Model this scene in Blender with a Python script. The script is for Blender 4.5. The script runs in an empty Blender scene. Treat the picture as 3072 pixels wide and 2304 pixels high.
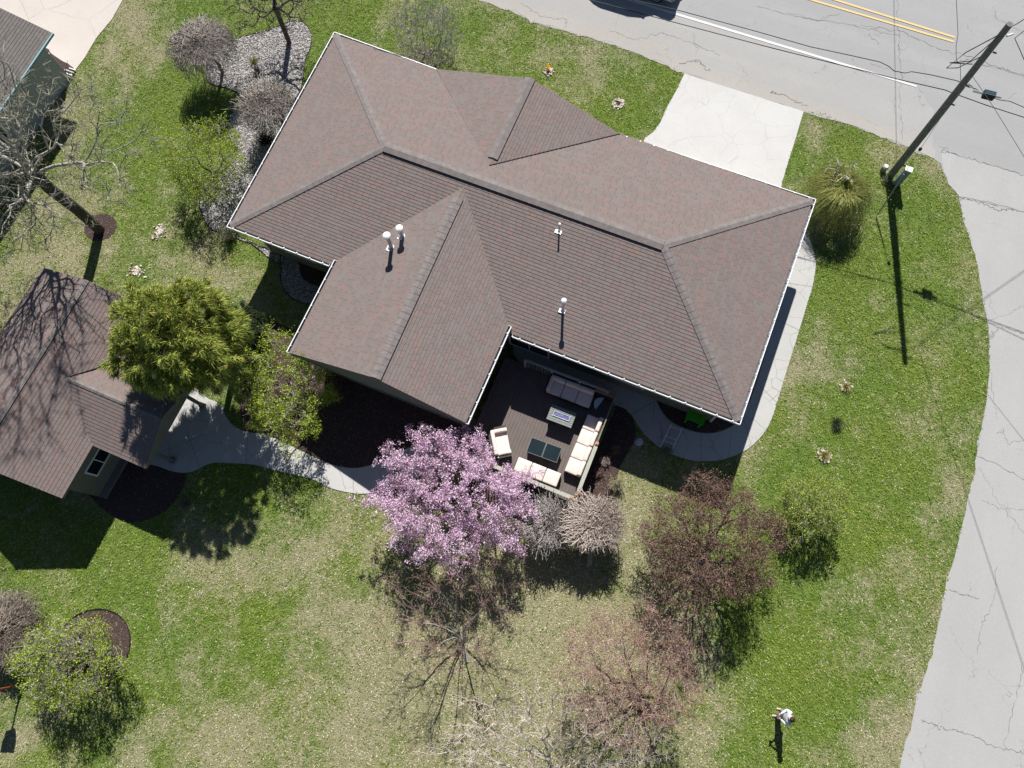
import bpy, bmesh, math, random
import numpy as np
from mathutils import Vector, Matrix
from mathutils.geometry import tessellate_polygon
random.seed(7); rng = np.random.default_rng(7)
C = bpy.context.scene.collection
PI = math.pi
# ------------------------------------------------------------ camera / light
FPX = 2130.0; CAMH = 30.0
_d = np.array([(1590-1536)/FPX, -(1780-1152)/FPX, -1.0]); _d /= np.linalg.norm(_d)
_up = -_d; _y = np.array([0, 1, 0.]) - _up*_up[1]; _y /= np.linalg.norm(_y); _x = np.cross(_y, _up)
M = np.array([_x, _y, _up])
def Q(u, v, z=0.0):
    """point of the place (metres) seen at survey pixel u,v of the 3072x2304 picture, at height z"""
    r = M @ np.array([(u-1536)/FPX, -(v-1152)/FPX, -1.0])
    t = (CAMH-z)/-r[2]
    return np.array([r[0]*t, r[1]*t, z])
def Q2(u, v, z=0.0): return Q(u, v, z)[:2]
def ppm(u, v, z):     # pixels per metre, both ways
    return 1/np.linalg.norm(Q(u+1, v, z)-Q(u, v, z)), 1/np.linalg.norm(Q(u, v+1, z)-Q(u, v, z))
cam = bpy.data.cameras.new('camera'); camo = bpy.data.objects.new('camera', cam); C.objects.link(camo)
cam.sensor_width = 36; cam.lens = 36*FPX/3072; cam.clip_start = 0.1; cam.clip_end = 1000
mw = Matrix([list(M[i])+[0] for i in range(3)]+[[0, 0, 0, 1]]); mw.translation = Vector((0, 0, CAMH))
camo.matrix_world = mw
bpy.context.scene.camera = camo
SUNEL = math.atan(1/1.018)
SUNDIR = Vector((0.0397, 1.018, 1.0)).normalized()
sun = bpy.data.lights.new('sun', 'SUN'); sun.energy = 5.0; sun.angle = math.radians(0.53); sun.color = (1.0, 0.962, 0.915)
suno = bpy.data.objects.new('sun', sun); C.objects.link(suno)
suno.rotation_euler = SUNDIR.to_track_quat('Z', 'Y').to_euler(); suno.location = (0, 30, 40)
w = bpy.data.worlds.new('World'); bpy.context.scene.world = w; w.use_nodes = True
nt = w.node_tree; sky = nt.nodes.new('ShaderNodeTexSky'); sky.sky_type = 'NISHITA'; sky.sun_disc = False
sky.sun_elevation = SUNEL; sky.sun_rotation = math.atan2(0.0397, 1.018); sky.altitude = 300; sky.air_density = 0.75; sky.dust_density = 0.3; sky.ozone_density = 1.6
nt.links.new(sky.outputs[0], nt.nodes['Background'].inputs[0]); nt.nodes['Background'].inputs[1].default_value = 0.05
vs = bpy.context.scene.view_settings; vs.view_transform = 'Standard'; vs.look = 'None'; vs.gamma = 1; vs.use_curve_mapping = False
vs.exposure = 0.62
# ------------------------------------------------------------ materials
MATS = {}
class N:
    def __init__(s, name):
        s.m = bpy.data.materials.new(name); s.m.use_nodes = True; s.t = s.m.node_tree
        s.b = s.t.nodes['Principled BSDF']; MATS[name] = s.m
    def n(s, typ, **k):
        o = s.t.nodes.new('ShaderNode'+typ)
        for a, v in k.items(): setattr(o, a, v)
        return o
    def link(s, a, b): s.t.links.new(a, b)
    def val(s, sock, v):
        if hasattr(v, 'is_linked') or hasattr(v, 'links'): s.link(v, sock)
        else: sock.default_value = v
    def noise(s, scale, detail=3, rough=0.55, vec=None, dist=0.0):
        o = s.n('TexNoise'); o.inputs['Scale'].default_value = scale; o.inputs['Detail'].default_value = detail
        o.inputs['Roughness'].default_value = rough; o.inputs['Distortion'].default_value = dist
        if vec is None: vec = s.pos()
        s.link(vec, o.inputs['Vector']); return o.outputs['Fac']
    def pos(s):
        if not hasattr(s, '_p'): s._p = s.n('NewGeometry').outputs['Position']
        return s._p
    def ramp(s, fac, stops, interp='LINEAR'):
        o = s.n('ValToRGB'); r = o.color_ramp; r.interpolation = interp
        while len(r.elements) < len(stops): r.elements.new(0.5)
        for e, (p, c) in zip(r.elements, stops):
            e.position = p; e.color = (*c, 1) if len(c) == 3 else c
        s.link(fac, o.inputs[0]); return o.outputs[0]
    def mix(s, fac, a, b, typ='MIX'):
        o = s.n('MixRGB', blend_type=typ); s.val(o.inputs[0], fac)
        for i, x in ((1, a), (2, b)):
            if isinstance(x, tuple): o.inputs[i].default_value = (*x, 1)
            else: s.link(x, o.inputs[i])
        return o.outputs[0]
    def math(s, op, a, b=None, c=None):
        o = s.n('Math', operation=op); s.val(o.inputs[0], a)
        if b is not None: s.val(o.inputs[1], b)
        if c is not None: s.val(o.inputs[2], c)
        return o.outputs[0]
    def bump(s, h, strength=0.5, dist=0.01):
        o = s.n('Bump'); o.inputs['Strength'].default_value = strength; o.inputs['Distance'].default_value = dist
        s.link(h, o.inputs['Height']); s.link(o.outputs[0], s.b.inputs['Normal'])
    def color(s, c): s.val(s.b.inputs['Base Color'], (*c, 1) if isinstance(c, tuple) else c)
    def set(s, rough=0.8, metal=0.0, spec=0.3, **k):
        s.b.inputs['Roughness'].default_value = rough; s.b.inputs['Metallic'].default_value = metal
        s.b.inputs['Specular IOR Level'].default_value = spec
        return s.m
def speck(name, c, var=0.25, scale=30, rough=0.85, bump=0.3, bd=0.01, metal=0, c2=None, big=1.5, spec=0.3):
    """base colour broken up by a fine and a coarse noise"""
    m = N(name); f = m.noise(scale, 3); g = m.noise(big, 3)
    lo = tuple(x*(1-var) for x in c); hi = tuple(min(1, x*(1+var)) for x in (c2 or c))
    col = m.mix(m.math('ADD', m.math('MULTIPLY', f, 0.55), m.math('MULTIPLY', g, 0.45)), lo, hi)
    col2 = m.ramp(f, [(0.35, lo), (0.5, c), (0.65, hi)])
    m.color(m.mix(0.5, col, col2))
    if bump: m.bump(f, bump, bd)
    return m.set(rough, metal, spec)
def island(name, cols, rough=0.6, transl=0.0, spec=0.2):
    """each loose leaf / petal / stone its own colour"""
    m = N(name); g = m.n('NewGeometry'); st = [(i/(len(cols)-1), c) for i, c in enumerate(cols)]
    col = m.ramp(g.outputs['Random Per Island'], st); m.color(col); m.set(rough, 0, spec)
    if transl:
        tr = m.n('BsdfTranslucent'); m.link(col, tr.inputs[0]); mx = m.n('MixShader'); mx.inputs[0].default_value = transl
        m.link(m.b.outputs[0], mx.inputs[1]); m.link(tr.outputs[0], mx.inputs[2])
        m.link(mx.outputs[0], m.t.nodes['Material Output'].inputs[0])
    return m.m
# shingles: UV in metres (u along the eave, v up the slope)
def shingles(name, cols, dark=(0.03, 0.025, 0.025), row=0.145, tab=0.30, jit=1.0):
    m = N(name); uv = m.n('UVMap').outputs[0]; sp = m.n('SeparateXYZ'); m.link(uv, sp.inputs[0])
    rowi = m.math('FLOOR', m.math('DIVIDE', sp.outputs[1], row))
    wn = m.n('TexWhiteNoise', noise_dimensions='1D'); m.link(rowi, wn.inputs['W'])
    uu = m.math('ADD', m.math('DIVIDE', sp.outputs[0], tab), m.math('MULTIPLY', wn.outputs[0], 1.0))
    coli = m.math('FLOOR', uu); fr = m.math('FRACT', uu)
    cb = m.n('CombineXYZ'); m.link(coli, cb.inputs[0]); m.link(rowi, cb.inputs[1])
    w2 = m.n('TexWhiteNoise', noise_dimensions='2D'); m.link(cb.outputs[0], w2.inputs['Vector'])
    big = m.noise(1.1, 4, 0.6); mid = m.noise(5.0, 3, 0.6); fine = m.noise(70, 2, 0.7)
    f = m.math('ADD', m.math('MULTIPLY', w2.outputs[0], 0.46*jit), m.math('MULTIPLY', m.math('ADD', big, m.math('MULTIPLY', mid, 1.8)), 0.26))
    col = m.ramp(f, [(0.18+0.62*i/(len(cols)-1), c) for i, c in enumerate(cols)])
    col = m.mix(0.30, col, m.ramp(fine, [(0.3, (0.05, 0.045, 0.045)), (0.7, (0.32, 0.27, 0.26))]))
    edge = m.math('MULTIPLY', m.math('LESS_THAN', fr, 0.07), m.math('GREATER_THAN', w2.outputs[0], 0.3))
    col = m.mix(m.math('MULTIPLY', edge, 0.42), col, dark)
    m.color(col); m.bump(m.math('ADD', fine, m.math('MULTIPLY', w2.outputs[0], 0.5)), 0.35, 0.004)
    return m.set(0.9, 0, 0.2)
ROOF = shingles('shingle_brown', [(0.118, 0.108, 0.094), (0.158, 0.130, 0.121), (0.185, 0.164, 0.150), (0.182, 0.138, 0.125), (0.160, 0.138, 0.124), (0.215, 0.146, 0.130)])
ROOF2 = shingles('shingle_garage', [(0.115, 0.10, 0.085), (0.155, 0.125, 0.112), (0.17, 0.13, 0.118), (0.165, 0.142, 0.13), (0.20, 0.13, 0.115)])
ROOFG = shingles('shingle_grey', [(0.10, 0.098, 0.09), (0.13, 0.125, 0.115), (0.15, 0.145, 0.13)])
CAP = speck('ridge_shingle', (0.165, 0.148, 0.140), 0.2, 5, c2=(0.18, 0.158, 0.15), bump=.1)
GUT = speck('gutter_white', (0.80, 0.80, 0.80), 0.04, 3, 0.35, 0)
GUTIN = speck('gutter_inside_shade', (0.16, 0.18, 0.20), 0.3, 12, 0.6, 0)  # inside of the white gutter, its shadow painted in as dark bluish grey
SIDING = speck('siding', (0.17, 0.165, 0.13), 0.12, 8); SIDB = speck('siding_blue_grey', (0.36, 0.38, 0.40), 0.1, 8)
SOFFIT = speck('soffit', (0.15, 0.148, 0.128), 0.08, 6)
WHITEP = speck('white_paint', (0.72, 0.72, 0.70), 0.05, 8, 0.45, 0)
STEEL = speck('galvanised', (0.55, 0.58, 0.60), 0.15, 10, 0.38, 0, metal=0.75)
CAPM = speck('vent_cap_white', (0.86, 0.87, 0.86), 0.03, 6, 0.35, 0, metal=0.1)
BLACK = speck('black_parts_shade_line', (0.01, 0.01, 0.011), 0.2, 10, 0.7, 0)
GLASS = speck('window_glass', (0.012, 0.015, 0.018), 0.1, 4, 0.06, 0, spec=0.6)
def concrete(name, c, joint=1.1, jw=0.012, jdark=0.55, stain=(0.44, 0.40, 0.36)):
    m = N(name); big = m.noise(0.55, 5, 0.6); fine = m.noise(26, 4, 0.7); vb = m.noise(90, 2, 0.6)
    v = m.n('TexVoronoi', feature='DISTANCE_TO_EDGE'); v.inputs['Scale'].default_value = joint
    nz = m.n('TexNoise'); nz.inputs['Scale'].default_value = 1.6; nz.inputs['Detail'].default_value = 3; m.link(m.pos(), nz.inputs['Vector'])
    vm = m.n('VectorMath', operation='MULTIPLY_ADD'); m.link(nz.outputs['Color'], vm.inputs[0]); vm.inputs[1].default_value = (0.35, 0.35, 0); m.link(m.pos(), vm.inputs[2])
    m.link(vm.outputs[0], v.inputs['Vector'])
    col = m.ramp(big, [(0.3, tuple(x*0.90 for x in c)), (0.5, c), (0.7, tuple(min(1, x*1.05) for x in c))])
    col = m.mix(m.math('MULTIPLY', m.noise(0.9, 4, 0.6), 0.22), col, stain)
    col = m.mix(0.35, col, m.ramp(fine, [(0.3, tuple(x*0.72 for x in c)), (0.62, tuple(min(1, x*1.12) for x in c))]))
    j = m.math('LESS_THAN', v.outputs['Distance'], jw)
    col = m.mix(m.math('MULTIPLY', j, m.math('MULTIPLY', jdark, m.noise(1.2, 2))), col, (0.10, 0.09, 0.08))
    m.color(col); m.bump(m.math('ADD', fine, vb), 0.25, 0.006)
    return m.set(1.0, 0, 0.06)
CONC = concrete('driveway_concrete', (0.50, 0.497, 0.485), 0.75, 0.006, 0.38)
CONCN = concrete('old_concrete', (0.50, 0.455, 0.415), 0.3, 0.005, 0.4)
PATHC = concrete('stamped_path', (0.44, 0.44, 0.425), 0.95, 0.008, 0.75)
def asphalt(name, c, patch=0.5):
    m = N(name); big = m.noise(0.28, 5, 0.6); mid = m.noise(1.8, 4, 0.6); fine = m.noise(22, 4, 0.8); gr = m.noise(75, 2, 0.7)
    # long wheel-track streaks along the carriageway
    mp = m.n('CombineXYZ')
    for i_, (vx, vy, k_) in enumerate(((RD[0], RD[1], .035), (-RD[1], RD[0], .75)) if 'side' not in name else ((-.27, -.96, .035), (.96, -.27, .75))):
        dp = m.n('VectorMath', operation='DOT_PRODUCT'); m.link(m.pos(), dp.inputs[0]); dp.inputs[1].default_value = (vx*k_, vy*k_, 0); m.link(dp.outputs['Value'], mp.inputs[i_])
    st = m.noise(1.0, 4, 0.55, vec=mp.outputs[0])
    col = m.ramp(big, [(0.3, tuple(x*0.86 for x in c)), (0.7, tuple(x*1.10 for x in c))])
    col = m.mix(m.math('MULTIPLY', m.ramp(st, [(0.42, (0, 0, 0)), (0.60, (1, 1, 1))]), patch*0.8), col, tuple(x*0.80 for x in c))
    col = m.mix(m.math('MULTIPLY', m.ramp(mid, [(0.52, (0, 0, 0)), (0.66, (1, 1, 1))]), patch*0.5), col, tuple(x*0.80 for x in c))
    col = m.mix(0.45, col, m.ramp(fine, [(0.25, tuple(x*0.62 for x in c)), (0.7, tuple(x*1.28 for x in c))]))
    col = m.mix(0.35, col, m.ramp(gr, [(0.3, tuple(x*0.6 for x in c)), (0.7, tuple(x*1.3 for x in c))]))
    # fine crazing
    v = m.n('TexVoronoi', feature='DISTANCE_TO_EDGE'); v.inputs['Scale'].default_value = 0.38
    nz = m.n('TexNoise'); nz.inputs['Scale'].default_value = 1.4; nz.inputs['Detail'].default_value = 5; m.link(m.pos(), nz.inputs['Vector'])
    vm = m.n('VectorMath', operation='MULTIPLY_ADD'); m.link(nz.outputs['Color'], vm.inputs[0]); vm.inputs[1].default_value = (1.4, 1.4, 0); m.link(m.pos(), vm.inputs[2])
    m.link(vm.outputs[0], v.inputs['Vector'])
    cr = m.math('MULTIPLY', m.math('LESS_THAN', v.outputs['Distance'], 0.0035), m.math('GREATER_THAN', m.noise(0.5, 2), 0.56))
    col = m.mix(m.math('MULTIPLY', cr, 0.35), col, (0.07, 0.07, 0.07))
    m.color(col); m.bump(m.math('ADD', fine, gr), 0.4, 0.008); return m.set(0.95, 0, 0.12)
_r0, _r1 = Q2(2021, 41), Q2(2749, 260); RD = (_r1-_r0)/np.linalg.norm(_r1-_r0)
ASPH = asphalt('asphalt_main', (0.325, 0.324, 0.324), 1.0); ASPH2 = asphalt('asphalt_side', (0.365, 0.363, 0.356), 0.6); SHOULD = asphalt('shoulder', (0.365, 0.345, 0.32), 0.5)
CRACK = speck('crack_tar', (0.18, 0.177, 0.172), 0.5, 8)
def paint(name, c, base):
    m = N(name); col = m.mix(m.ramp(m.noise(24, 4, 0.8), [(0.44, (0, 0, 0)), (0.58, (1, 1, 1))]), base, c); m.color(col); return m.set(0.8)
YELL = paint('yellow_line', (0.78, 0.50, 0.14), (0.56, 0.44, 0.25)); WLINE = paint('white_line', (0.66, 0.67, 0.67), (0.50, 0.50, 0.50))
BARK_G = speck('bark_grey', (0.20, 0.185, 0.165), 0.35, 14); BARK_D = speck('bark_dark', (0.075, 0.062, 0.055), 0.4, 14)
BARK_P = speck('bark_pale', (0.36, 0.34, 0.30), 0.3, 12); TW_RED = speck('twig_red', (0.24, 0.165, 0.145), 0.35, 6)
TW_BEI = speck('twig_beige', (0.42, 0.355, 0.31), 0.3, 6); TW_GRY = speck('twig_grey', (0.30, 0.28, 0.26), 0.35, 6)
TW_BRN = speck('twig_brown', (0.17, 0.125, 0.105), 0.4, 6); TW_YEL = speck('twig_yellow', (0.30, 0.31, 0.09), 0.3, 5)
TW_PNK = speck('twig_pink', (0.33, 0.245, 0.22), 0.3, 6)
L_LIME = island('leaf_lime', [(0.13, 0.20, 0.02), (0.29, 0.39, 0.03), (0.50, 0.58, 0.06)], transl=0.3)
L_SPRG = island('leaf_spring', [(0.18, 0.24, 0.035), (0.30, 0.38, 0.06), (0.44, 0.48, 0.11)], transl=0.35)
L_RED = island('leaf_red', [(0.09, 0.048, 0.038), (0.19, 0.10, 0.078), (0.30, 0.20, 0.155)], transl=0.2)
L_BUDR = island('bud_red', [(0.22, 0.08, 0.06), (0.33, 0.15, 0.11), (0.40, 0.25, 0.18)], transl=0.1)
L_PINK = island('petal_pink', [(0.48, 0.24, 0.38), (0.66, 0.41, 0.58), (0.80, 0.60, 0.74), (0.88, 0.80, 0.86), (0.72, 0.52, 0.76)], transl=0.35)
L_BRZ = island('leaf_bronze', [(0.08, 0.07, 0.02), (0.15, 0.12, 0.04)], transl=0.2)
L_CON = island('spray_gold', [(0.06, 0.10, 0.018), (0.17, 0.24, 0.04), (0.34, 0.39, 0.07), (0.58, 0.53, 0.13)], transl=0.2)
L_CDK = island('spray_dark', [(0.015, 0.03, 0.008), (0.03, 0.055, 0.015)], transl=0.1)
L_TUFT = island('tuft_yellow', [(0.22, 0.22, 0.04), (0.35, 0.33, 0.08), (0.42, 0.38, 0.18)], transl=0.2)
L_TUFG = island('tuft_green', [(0.05, 0.09, 0.03), (0.09, 0.13, 0.05), (0.16, 0.17, 0.12)], transl=0.2)
L_FLW = island('flower_orange', [(0.75, 0.38, 0.02), (0.85, 0.55, 0.03)])
STONE_W = island('stone_pale', [(0.30, 0.24, 0.21), (0.46, 0.38, 0.34), (0.62, 0.56, 0.50), (0.72, 0.68, 0.64)], 0.8)
STONE_G = island('stone_grey', [(0.14, 0.132, 0.124), (0.28, 0.266, 0.25), (0.44, 0.415, 0.39), (0.62, 0.59, 0.56)], 0.8)
LITTER = island('dead_leaf', [(0.20, 0.13, 0.08), (0.36, 0.28, 0.20), (0.55, 0.50, 0.42)], 0.8)
MULCHC = island('mulch_chip', [(0.06, 0.038, 0.033), (0.16, 0.10, 0.088), (0.32, 0.22, 0.195)], 0.9)
# ------------------------------------------------------------ mesh helpers
def tag(o, label=None, cat=None, group=None, kind=None):
    if label: o['label'] = label
    if cat: o['category'] = cat
    if group: o['group'] = group
    if kind: o['kind'] = kind
    return o
def np_mesh(name, V, F, mat, parent=None, smooth=False, uv=None, midx=None, col=None):
    """V (n,3); F (m,k) array or list of such arrays"""
    V = np.asarray(V, dtype=np.float64)
    if not isinstance(F, list): F = [F]
    F = [np.asarray(f) for f in F if len(f)]
    me = bpy.data.meshes.new(name); org = np.zeros(3)
    me.vertices.add(len(V)); me.vertices.foreach_set('co', V.ravel())
    tot = sum(f.size for f in F); me.loops.add(tot); me.loops.foreach_set('vertex_index', np.concatenate([f.ravel() for f in F]).astype(np.int32))
    cnt = np.concatenate([np.full(len(f), f.shape[1]) for f in F]); st = np.concatenate([[0], np.cumsum(cnt)[:-1]])
    me.polygons.add(len(cnt)); me.polygons.foreach_set('loop_start', st.astype(np.int32)); me.polygons.foreach_set('loop_total', cnt.astype(np.int32))
    for m in (mat if isinstance(mat, (list, tuple)) else [mat]): me.materials.append(m)
    if midx is not None: me.polygons.foreach_set('material_index', np.asarray(midx, dtype=np.int32))
    me.polygons.foreach_set('use_smooth', np.full(len(cnt), bool(smooth)))
    if uv is not None:
        l = me.uv_layers.new(name='UVMap'); l.data.foreach_set('uv', np.asarray(uv, dtype=np.float32).ravel())
    if col is not None:
        a = me.color_attributes.new('Col', 'FLOAT_COLOR', 'POINT'); cc = np.ones((len(V), 4), dtype=np.float32); cc[:, :3] = col
        a.data.foreach_set('color', cc.ravel())
    me.update(); me.validate()
    o = bpy.data.objects.new(name, me); C.objects.link(o)
    if parent is not None: o.parent = parent; o.matrix_parent_inverse = parent.matrix_basis.inverted()
    return o
class MB:
    def __init__(s): s.V = []; s.F = []; s.M = []; s.UV = []; s.has = False
    def poly(s, pts, m=0, uv=None):
        i = len(s.V); s.V += [tuple(p) for p in pts]; s.F.append(list(range(i, i+len(pts)))); s.M.append(m)
        if uv is not None: s.has = True
        s.UV += list(uv) if uv is not None else [(p[0], p[1]) for p in pts]
    def box(s, o, a, b, c, m=0):
        """parallelepiped: corner o, edge vectors a,b,c"""
        o, a, b, c = [np.array(x, float) for x in (o, a, b, c)]
        if np.dot(np.cross(a, b), c) < 0: a, b = b, a
        P = [o, o+a, o+a+b, o+b, o+c, o+a+c, o+a+b+c, o+b+c]
        for f in ((0, 3, 2, 1), (4, 5, 6, 7), (0, 1, 5, 4), (1, 2, 6, 5), (2, 3, 7, 6), (3, 0, 4, 7)): s.poly([P[i] for i in f], m)
    def cbox(s, c, sx, sy, sz, rot=0.0, m=0):
        """box standing on c (centre of its base)"""
        a = np.array([math.cos(rot), math.sin(rot), 0])*sx; b = np.array([-math.sin(rot), math.cos(rot), 0])*sy
        s.box(np.array(c, float)-a/2-b/2, a, b, (0, 0, sz), m)
    def tube(s, pts, r, k=8, m=0, caps=True):
        pts = [np.array(p, float) for p in pts]; n = len(pts); r = [r]*n if np.isscalar(r) else r
        rings = []
        for i, p in enumerate(pts):
            d = pts[min(i+1, n-1)]-pts[max(i-1, 0)]; d /= np.linalg.norm(d)+1e-9
            a = np.cross(d, (0, 0, 1)) if abs(d[2]) < 0.95 else np.cross(d, (1, 0, 0)); a /= np.linalg.norm(a); b = np.cross(d, a)
            rings.append([p+r[i]*(math.cos(2*PI*j/k)*a+math.sin(2*PI*j/k)*b) for j in range(k)])
        for i in range(n-1):
            for j in range(k): s.poly([rings[i][j], rings[i][(j+1) % k], rings[i+1][(j+1) % k], rings[i+1][j]], m)
        if caps: s.poly(rings[0][::-1], m); s.poly(rings[-1], m)
    def lathe(s, c, prof, k=16, m=0):
        c = np.array(c, float); R = [[c+(r*math.cos(2*PI*j/k), r*math.sin(2*PI*j/k), z) for j in range(k)] for r, z in prof]
        for i in range(len(R)-1):
            for j in range(k): s.poly([R[i][j], R[i][(j+1) % k], R[i+1][(j+1) % k], R[i+1][j]], m)
        s.poly(R[0][::-1], m); s.poly(R[-1], m)
    def build(s, name, mat, parent=None, smooth=False, bevel=0, weld=False):
        me = bpy.data.meshes.new(name); me.from_pydata(s.V, [], s.F)
        for m in (mat if isinstance(mat, (list, tuple)) else [mat]): me.materials.append(m)
        me.polygons.foreach_set('material_index', s.M)
        l = me.uv_layers.new(name='UVMap'); l.data.foreach_set('uv', np.array(s.UV, dtype=np.float32).ravel())
        if weld or bevel or smooth:
            bm = bmesh.new(); bm.from_mesh(me); bmesh.ops.remove_doubles(bm, verts=bm.verts, dist=1e-5)
            if bevel: bmesh.ops.bevel(bm, geom=list(bm.edges), offset=bevel, segments=2, affect='EDGES', profile=0.6)
            bmesh.ops.recalc_face_normals(bm, faces=bm.faces); bm.to_mesh(me); bm.free()
        if smooth: me.polygons.foreach_set('use_smooth', [True]*len(me.polygons))
        me.update()
        o = bpy.data.objects.new(name, me); C.objects.link(o)
        if parent is not None: o.parent = parent; o.matrix_parent_inverse = parent.matrix_basis.inverted()
        return o
def empty(name, loc, label=None, cat=None, group=None, rz=0):
    o = bpy.data.objects.new(name, None); C.objects.link(o); o.location = loc; o.rotation_euler.z = rz; o.empty_display_size = 0.3
    bpy.context.view_layer.update() if False else None
    o.matrix_basis = Matrix.LocRotScale(Vector(loc), Matrix.Rotation(rz, 3, 'Z').to_euler(), None)
    return tag(o, label, cat, group)
def smoothpoly(P, n=4, closed=True):
    """Catmull-Rom through the outline points"""
    P = [np.array(p, float) for p in P]; out = []; L = len(P)
    for i in range(L):
        p0, p1, p2, p3 = P[(i-1) % L], P[i], P[(i+1) % L], P[(i+2) % L]
        for k in range(n):
            t = k/n; out.append(0.5*((2*p1)+(-p0+p2)*t+(2*p0-5*p1+4*p2-p3)*t*t+(-p0+3*p1-3*p2+p3)*t**3))
    return out
def sheet(name, pts, z, mat, label=None, cat=None, skirt=0.0, kind='structure', parent=None, jag=0.0, step=0.35):
    P = [np.array(p[:2], float) for p in pts]
    if jag:
        R = []
        for i in range(len(P)):
            a, b = P[i], P[(i+1) % len(P)]; L = np.linalg.norm(b-a); n = max(1, int(L/step)) if L < 25 else 1
            nn = np.array([-(b-a)[1], (b-a)[0]])/(L+1e-9)
            for k in range(n): R.append(a+(b-a)*k/n+nn*random.gauss(0, jag)*(1 if L < 25 else 0))
        P = R
    tri = tessellate_polygon([[Vector((p[0], p[1], 0)) for p in P]])
    V = [(p[0], p[1], z) for p in P]; F = []
    for t in tri:
        a, b, c = [P[i] for i in t]
        F.append(t if (b[0]-a[0])*(c[1]-a[1])-(b[1]-a[1])*(c[0]-a[0]) > 0 else t[::-1])
    F = [np.array(F)]
    if skirt:
        n = len(P); V += [(p[0], p[1], z-skirt) for p in P]
        F.append(np.array([(i, (i+1) % n, n+(i+1) % n, n+i) for i in range(n)]))
    o = np_mesh(name, V, F, mat, parent); return tag(o, label, cat, kind=kind if parent is None else None)
def inpoly(X, Y, P):
    P = np.array([p[:2] for p in P]); ins = np.zeros(len(X), bool); j = len(P)-1
    for i in range(len(P)):
        xi, yi = P[i]; xj, yj = P[j]
        c = ((yi > Y) != (yj > Y)) & (X < (xj-xi)*(Y-yi)/(yj-yi+1e-12)+xi); ins ^= c; j = i
    return ins
# ------------------------------------------------------------ ground outlines (survey pixels -> metres)
g = lambda L: [Q2(*p) for p in L]
lawn_road = [(1400, -40), (1438, 2), (1520, 29), (1616, 72), (1737, 104), (1857, 140), (1954, 178), (2002, 198), (2055, 222), (2410, 336), (2474, 339), (2489, 350), (2571, 381), (2648, 412), (2716, 439), (2754, 460), (2797, 475), (2822, 492), (2828, 516), (2846, 554), (2879, 593)]
lawn_side = [(2879, 593), (2884, 636), (2904, 694), (2918, 742), (2932, 800), (2937, 850), (2950, 905), (2964, 967), (2967, 1039), (2970, 1087), (2961, 1184), (2947, 1271), (2932, 1343), (2923, 1425), (2902, 1502), (2875, 1625), (2841, 1745), (2822, 1841), (2793, 1962), (2754, 2083), (2735, 2160), (2706, 2251), (2696, 2304), (2665, 2420)]
rd = Q2(2749, 260)-Q2(2021, 41); rd /= np.linalg.norm(rd); rn = np.array([-rd[1], rd[0]])
main_poly = [g(lawn_road)[0]-rd*60]+g(lawn_road)+[Q2(3072, 636), Q2(3072, 636)+rd*70, Q2(3072, 636)+rd*70+rn*12, g(lawn_road)[0]-rd*60+rn*14]
a_ = Q2(2696, 2304); b_ = Q2(2793, 1962); sd = (a_-b_)/np.linalg.norm(a_-b_)
side_poly = g(lawn_side)+[a_+sd*50, a_+sd*50+np.array([12, 3]), Q2(3072, 1500)+np.array([9, 0]), Q2(3072, 636)+np.array([8, -3.2]), Q2(3072, 636)]
drive_poly = g([(2053, 222), (2410, 335), (2385, 420), (2360, 500), (2345, 550)])+[Q2(2330, 640), Q2(1900, 500)]+g([(1935, 415), (1958, 398), (1980, 370), (2002, 320), (2030, 270)])
ndrive_poly = g([(380, -20), (337, 58), (289, 116), (255, 174), (222, 217), (208, 250), (150, 320), (-60, 250)])+[Q2(-60, -20)-np.array([8, 0]), Q2(-60, -20)+np.array([-8, 25]), Q2(380, -20)+np.array([12, 22])]
epath = [(2417, 700), (2430, 722), (2443, 768), (2446, 803), (2436, 861), (2417, 924), (2397, 991), (2364, 1097), (2330, 1208), (2315, 1255), (2291, 1300), (2243, 1347), (2185, 1374), (2123, 1384), (2065, 1379), (2002, 1357), (1964, 1331), (1930, 1300), (1911, 1272), (1893, 1243), (1872, 1225), (1848, 1216), (1760, 1170), (1560, 1090), (1556, 1015), (1700, 1050), (1900, 1125), (1944, 1170), (1968, 1203), (1983, 1232), (2007, 1261), (2046, 1283), (2089, 1297), (2137, 1300), (2181, 1287), (2215, 1262), (2250, 1200), (2290, 1080), (2340, 900), (2385, 760)]
epath_poly = smoothpoly(g(epath), 3)
spath = [(585, 1165), (622, 1194), (661, 1213), (675, 1242), (699, 1276), (738, 1295), (800, 1304), (832, 1319), (905, 1353), (953, 1377), (1001, 1396), (1059, 1405), (1107, 1398), (1160, 1377), (1204, 1353), (1247, 1336), (1330, 1310), (1420, 1300), (1440, 1360), (1340, 1400), (1260, 1430), (1170, 1468), (1097, 1481), (1049, 1478), (991, 1464), (943, 1440), (885, 1425), (808, 1406), (760, 1394), (700, 1390), (636, 1389), (598, 1406), (564, 1418), (521, 1415), (472, 1398), (400, 1370), (430, 1250), (480, 1130)]
spath_poly = smoothpoly(g(spath), 3)
gravel = [(800, 93), (871, 66), (909, 67), (929, 90), (935, 116), (930, 149), (917, 178), (905, 260), (880, 330), (700, 660), (730, 715), (850, 770), (830, 790), (760, 735), (728, 723), (690, 706), (640, 690), (615, 660), (600, 600), (640, 540), (716, 470), (690, 415), (680, 376), (699, 333), (719, 299), (714, 280), (675, 263), (632, 252), (620, 227), (627, 193), (651, 159), (690, 125), (747, 106)]
gravel_poly = smoothpoly(g(gravel), 3)
ring_poly = smoothpoly(g([(850, 755), (845, 800), (843, 840), (860, 880), (895, 905), (935, 912), (990, 890), (1010, 800), (940, 740)]), 3)
ringin_poly = smoothpoly(g([(897, 775), (898, 800), (905, 830), (930, 850), (975, 860), (1000, 800), (950, 755)]), 3)
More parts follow.
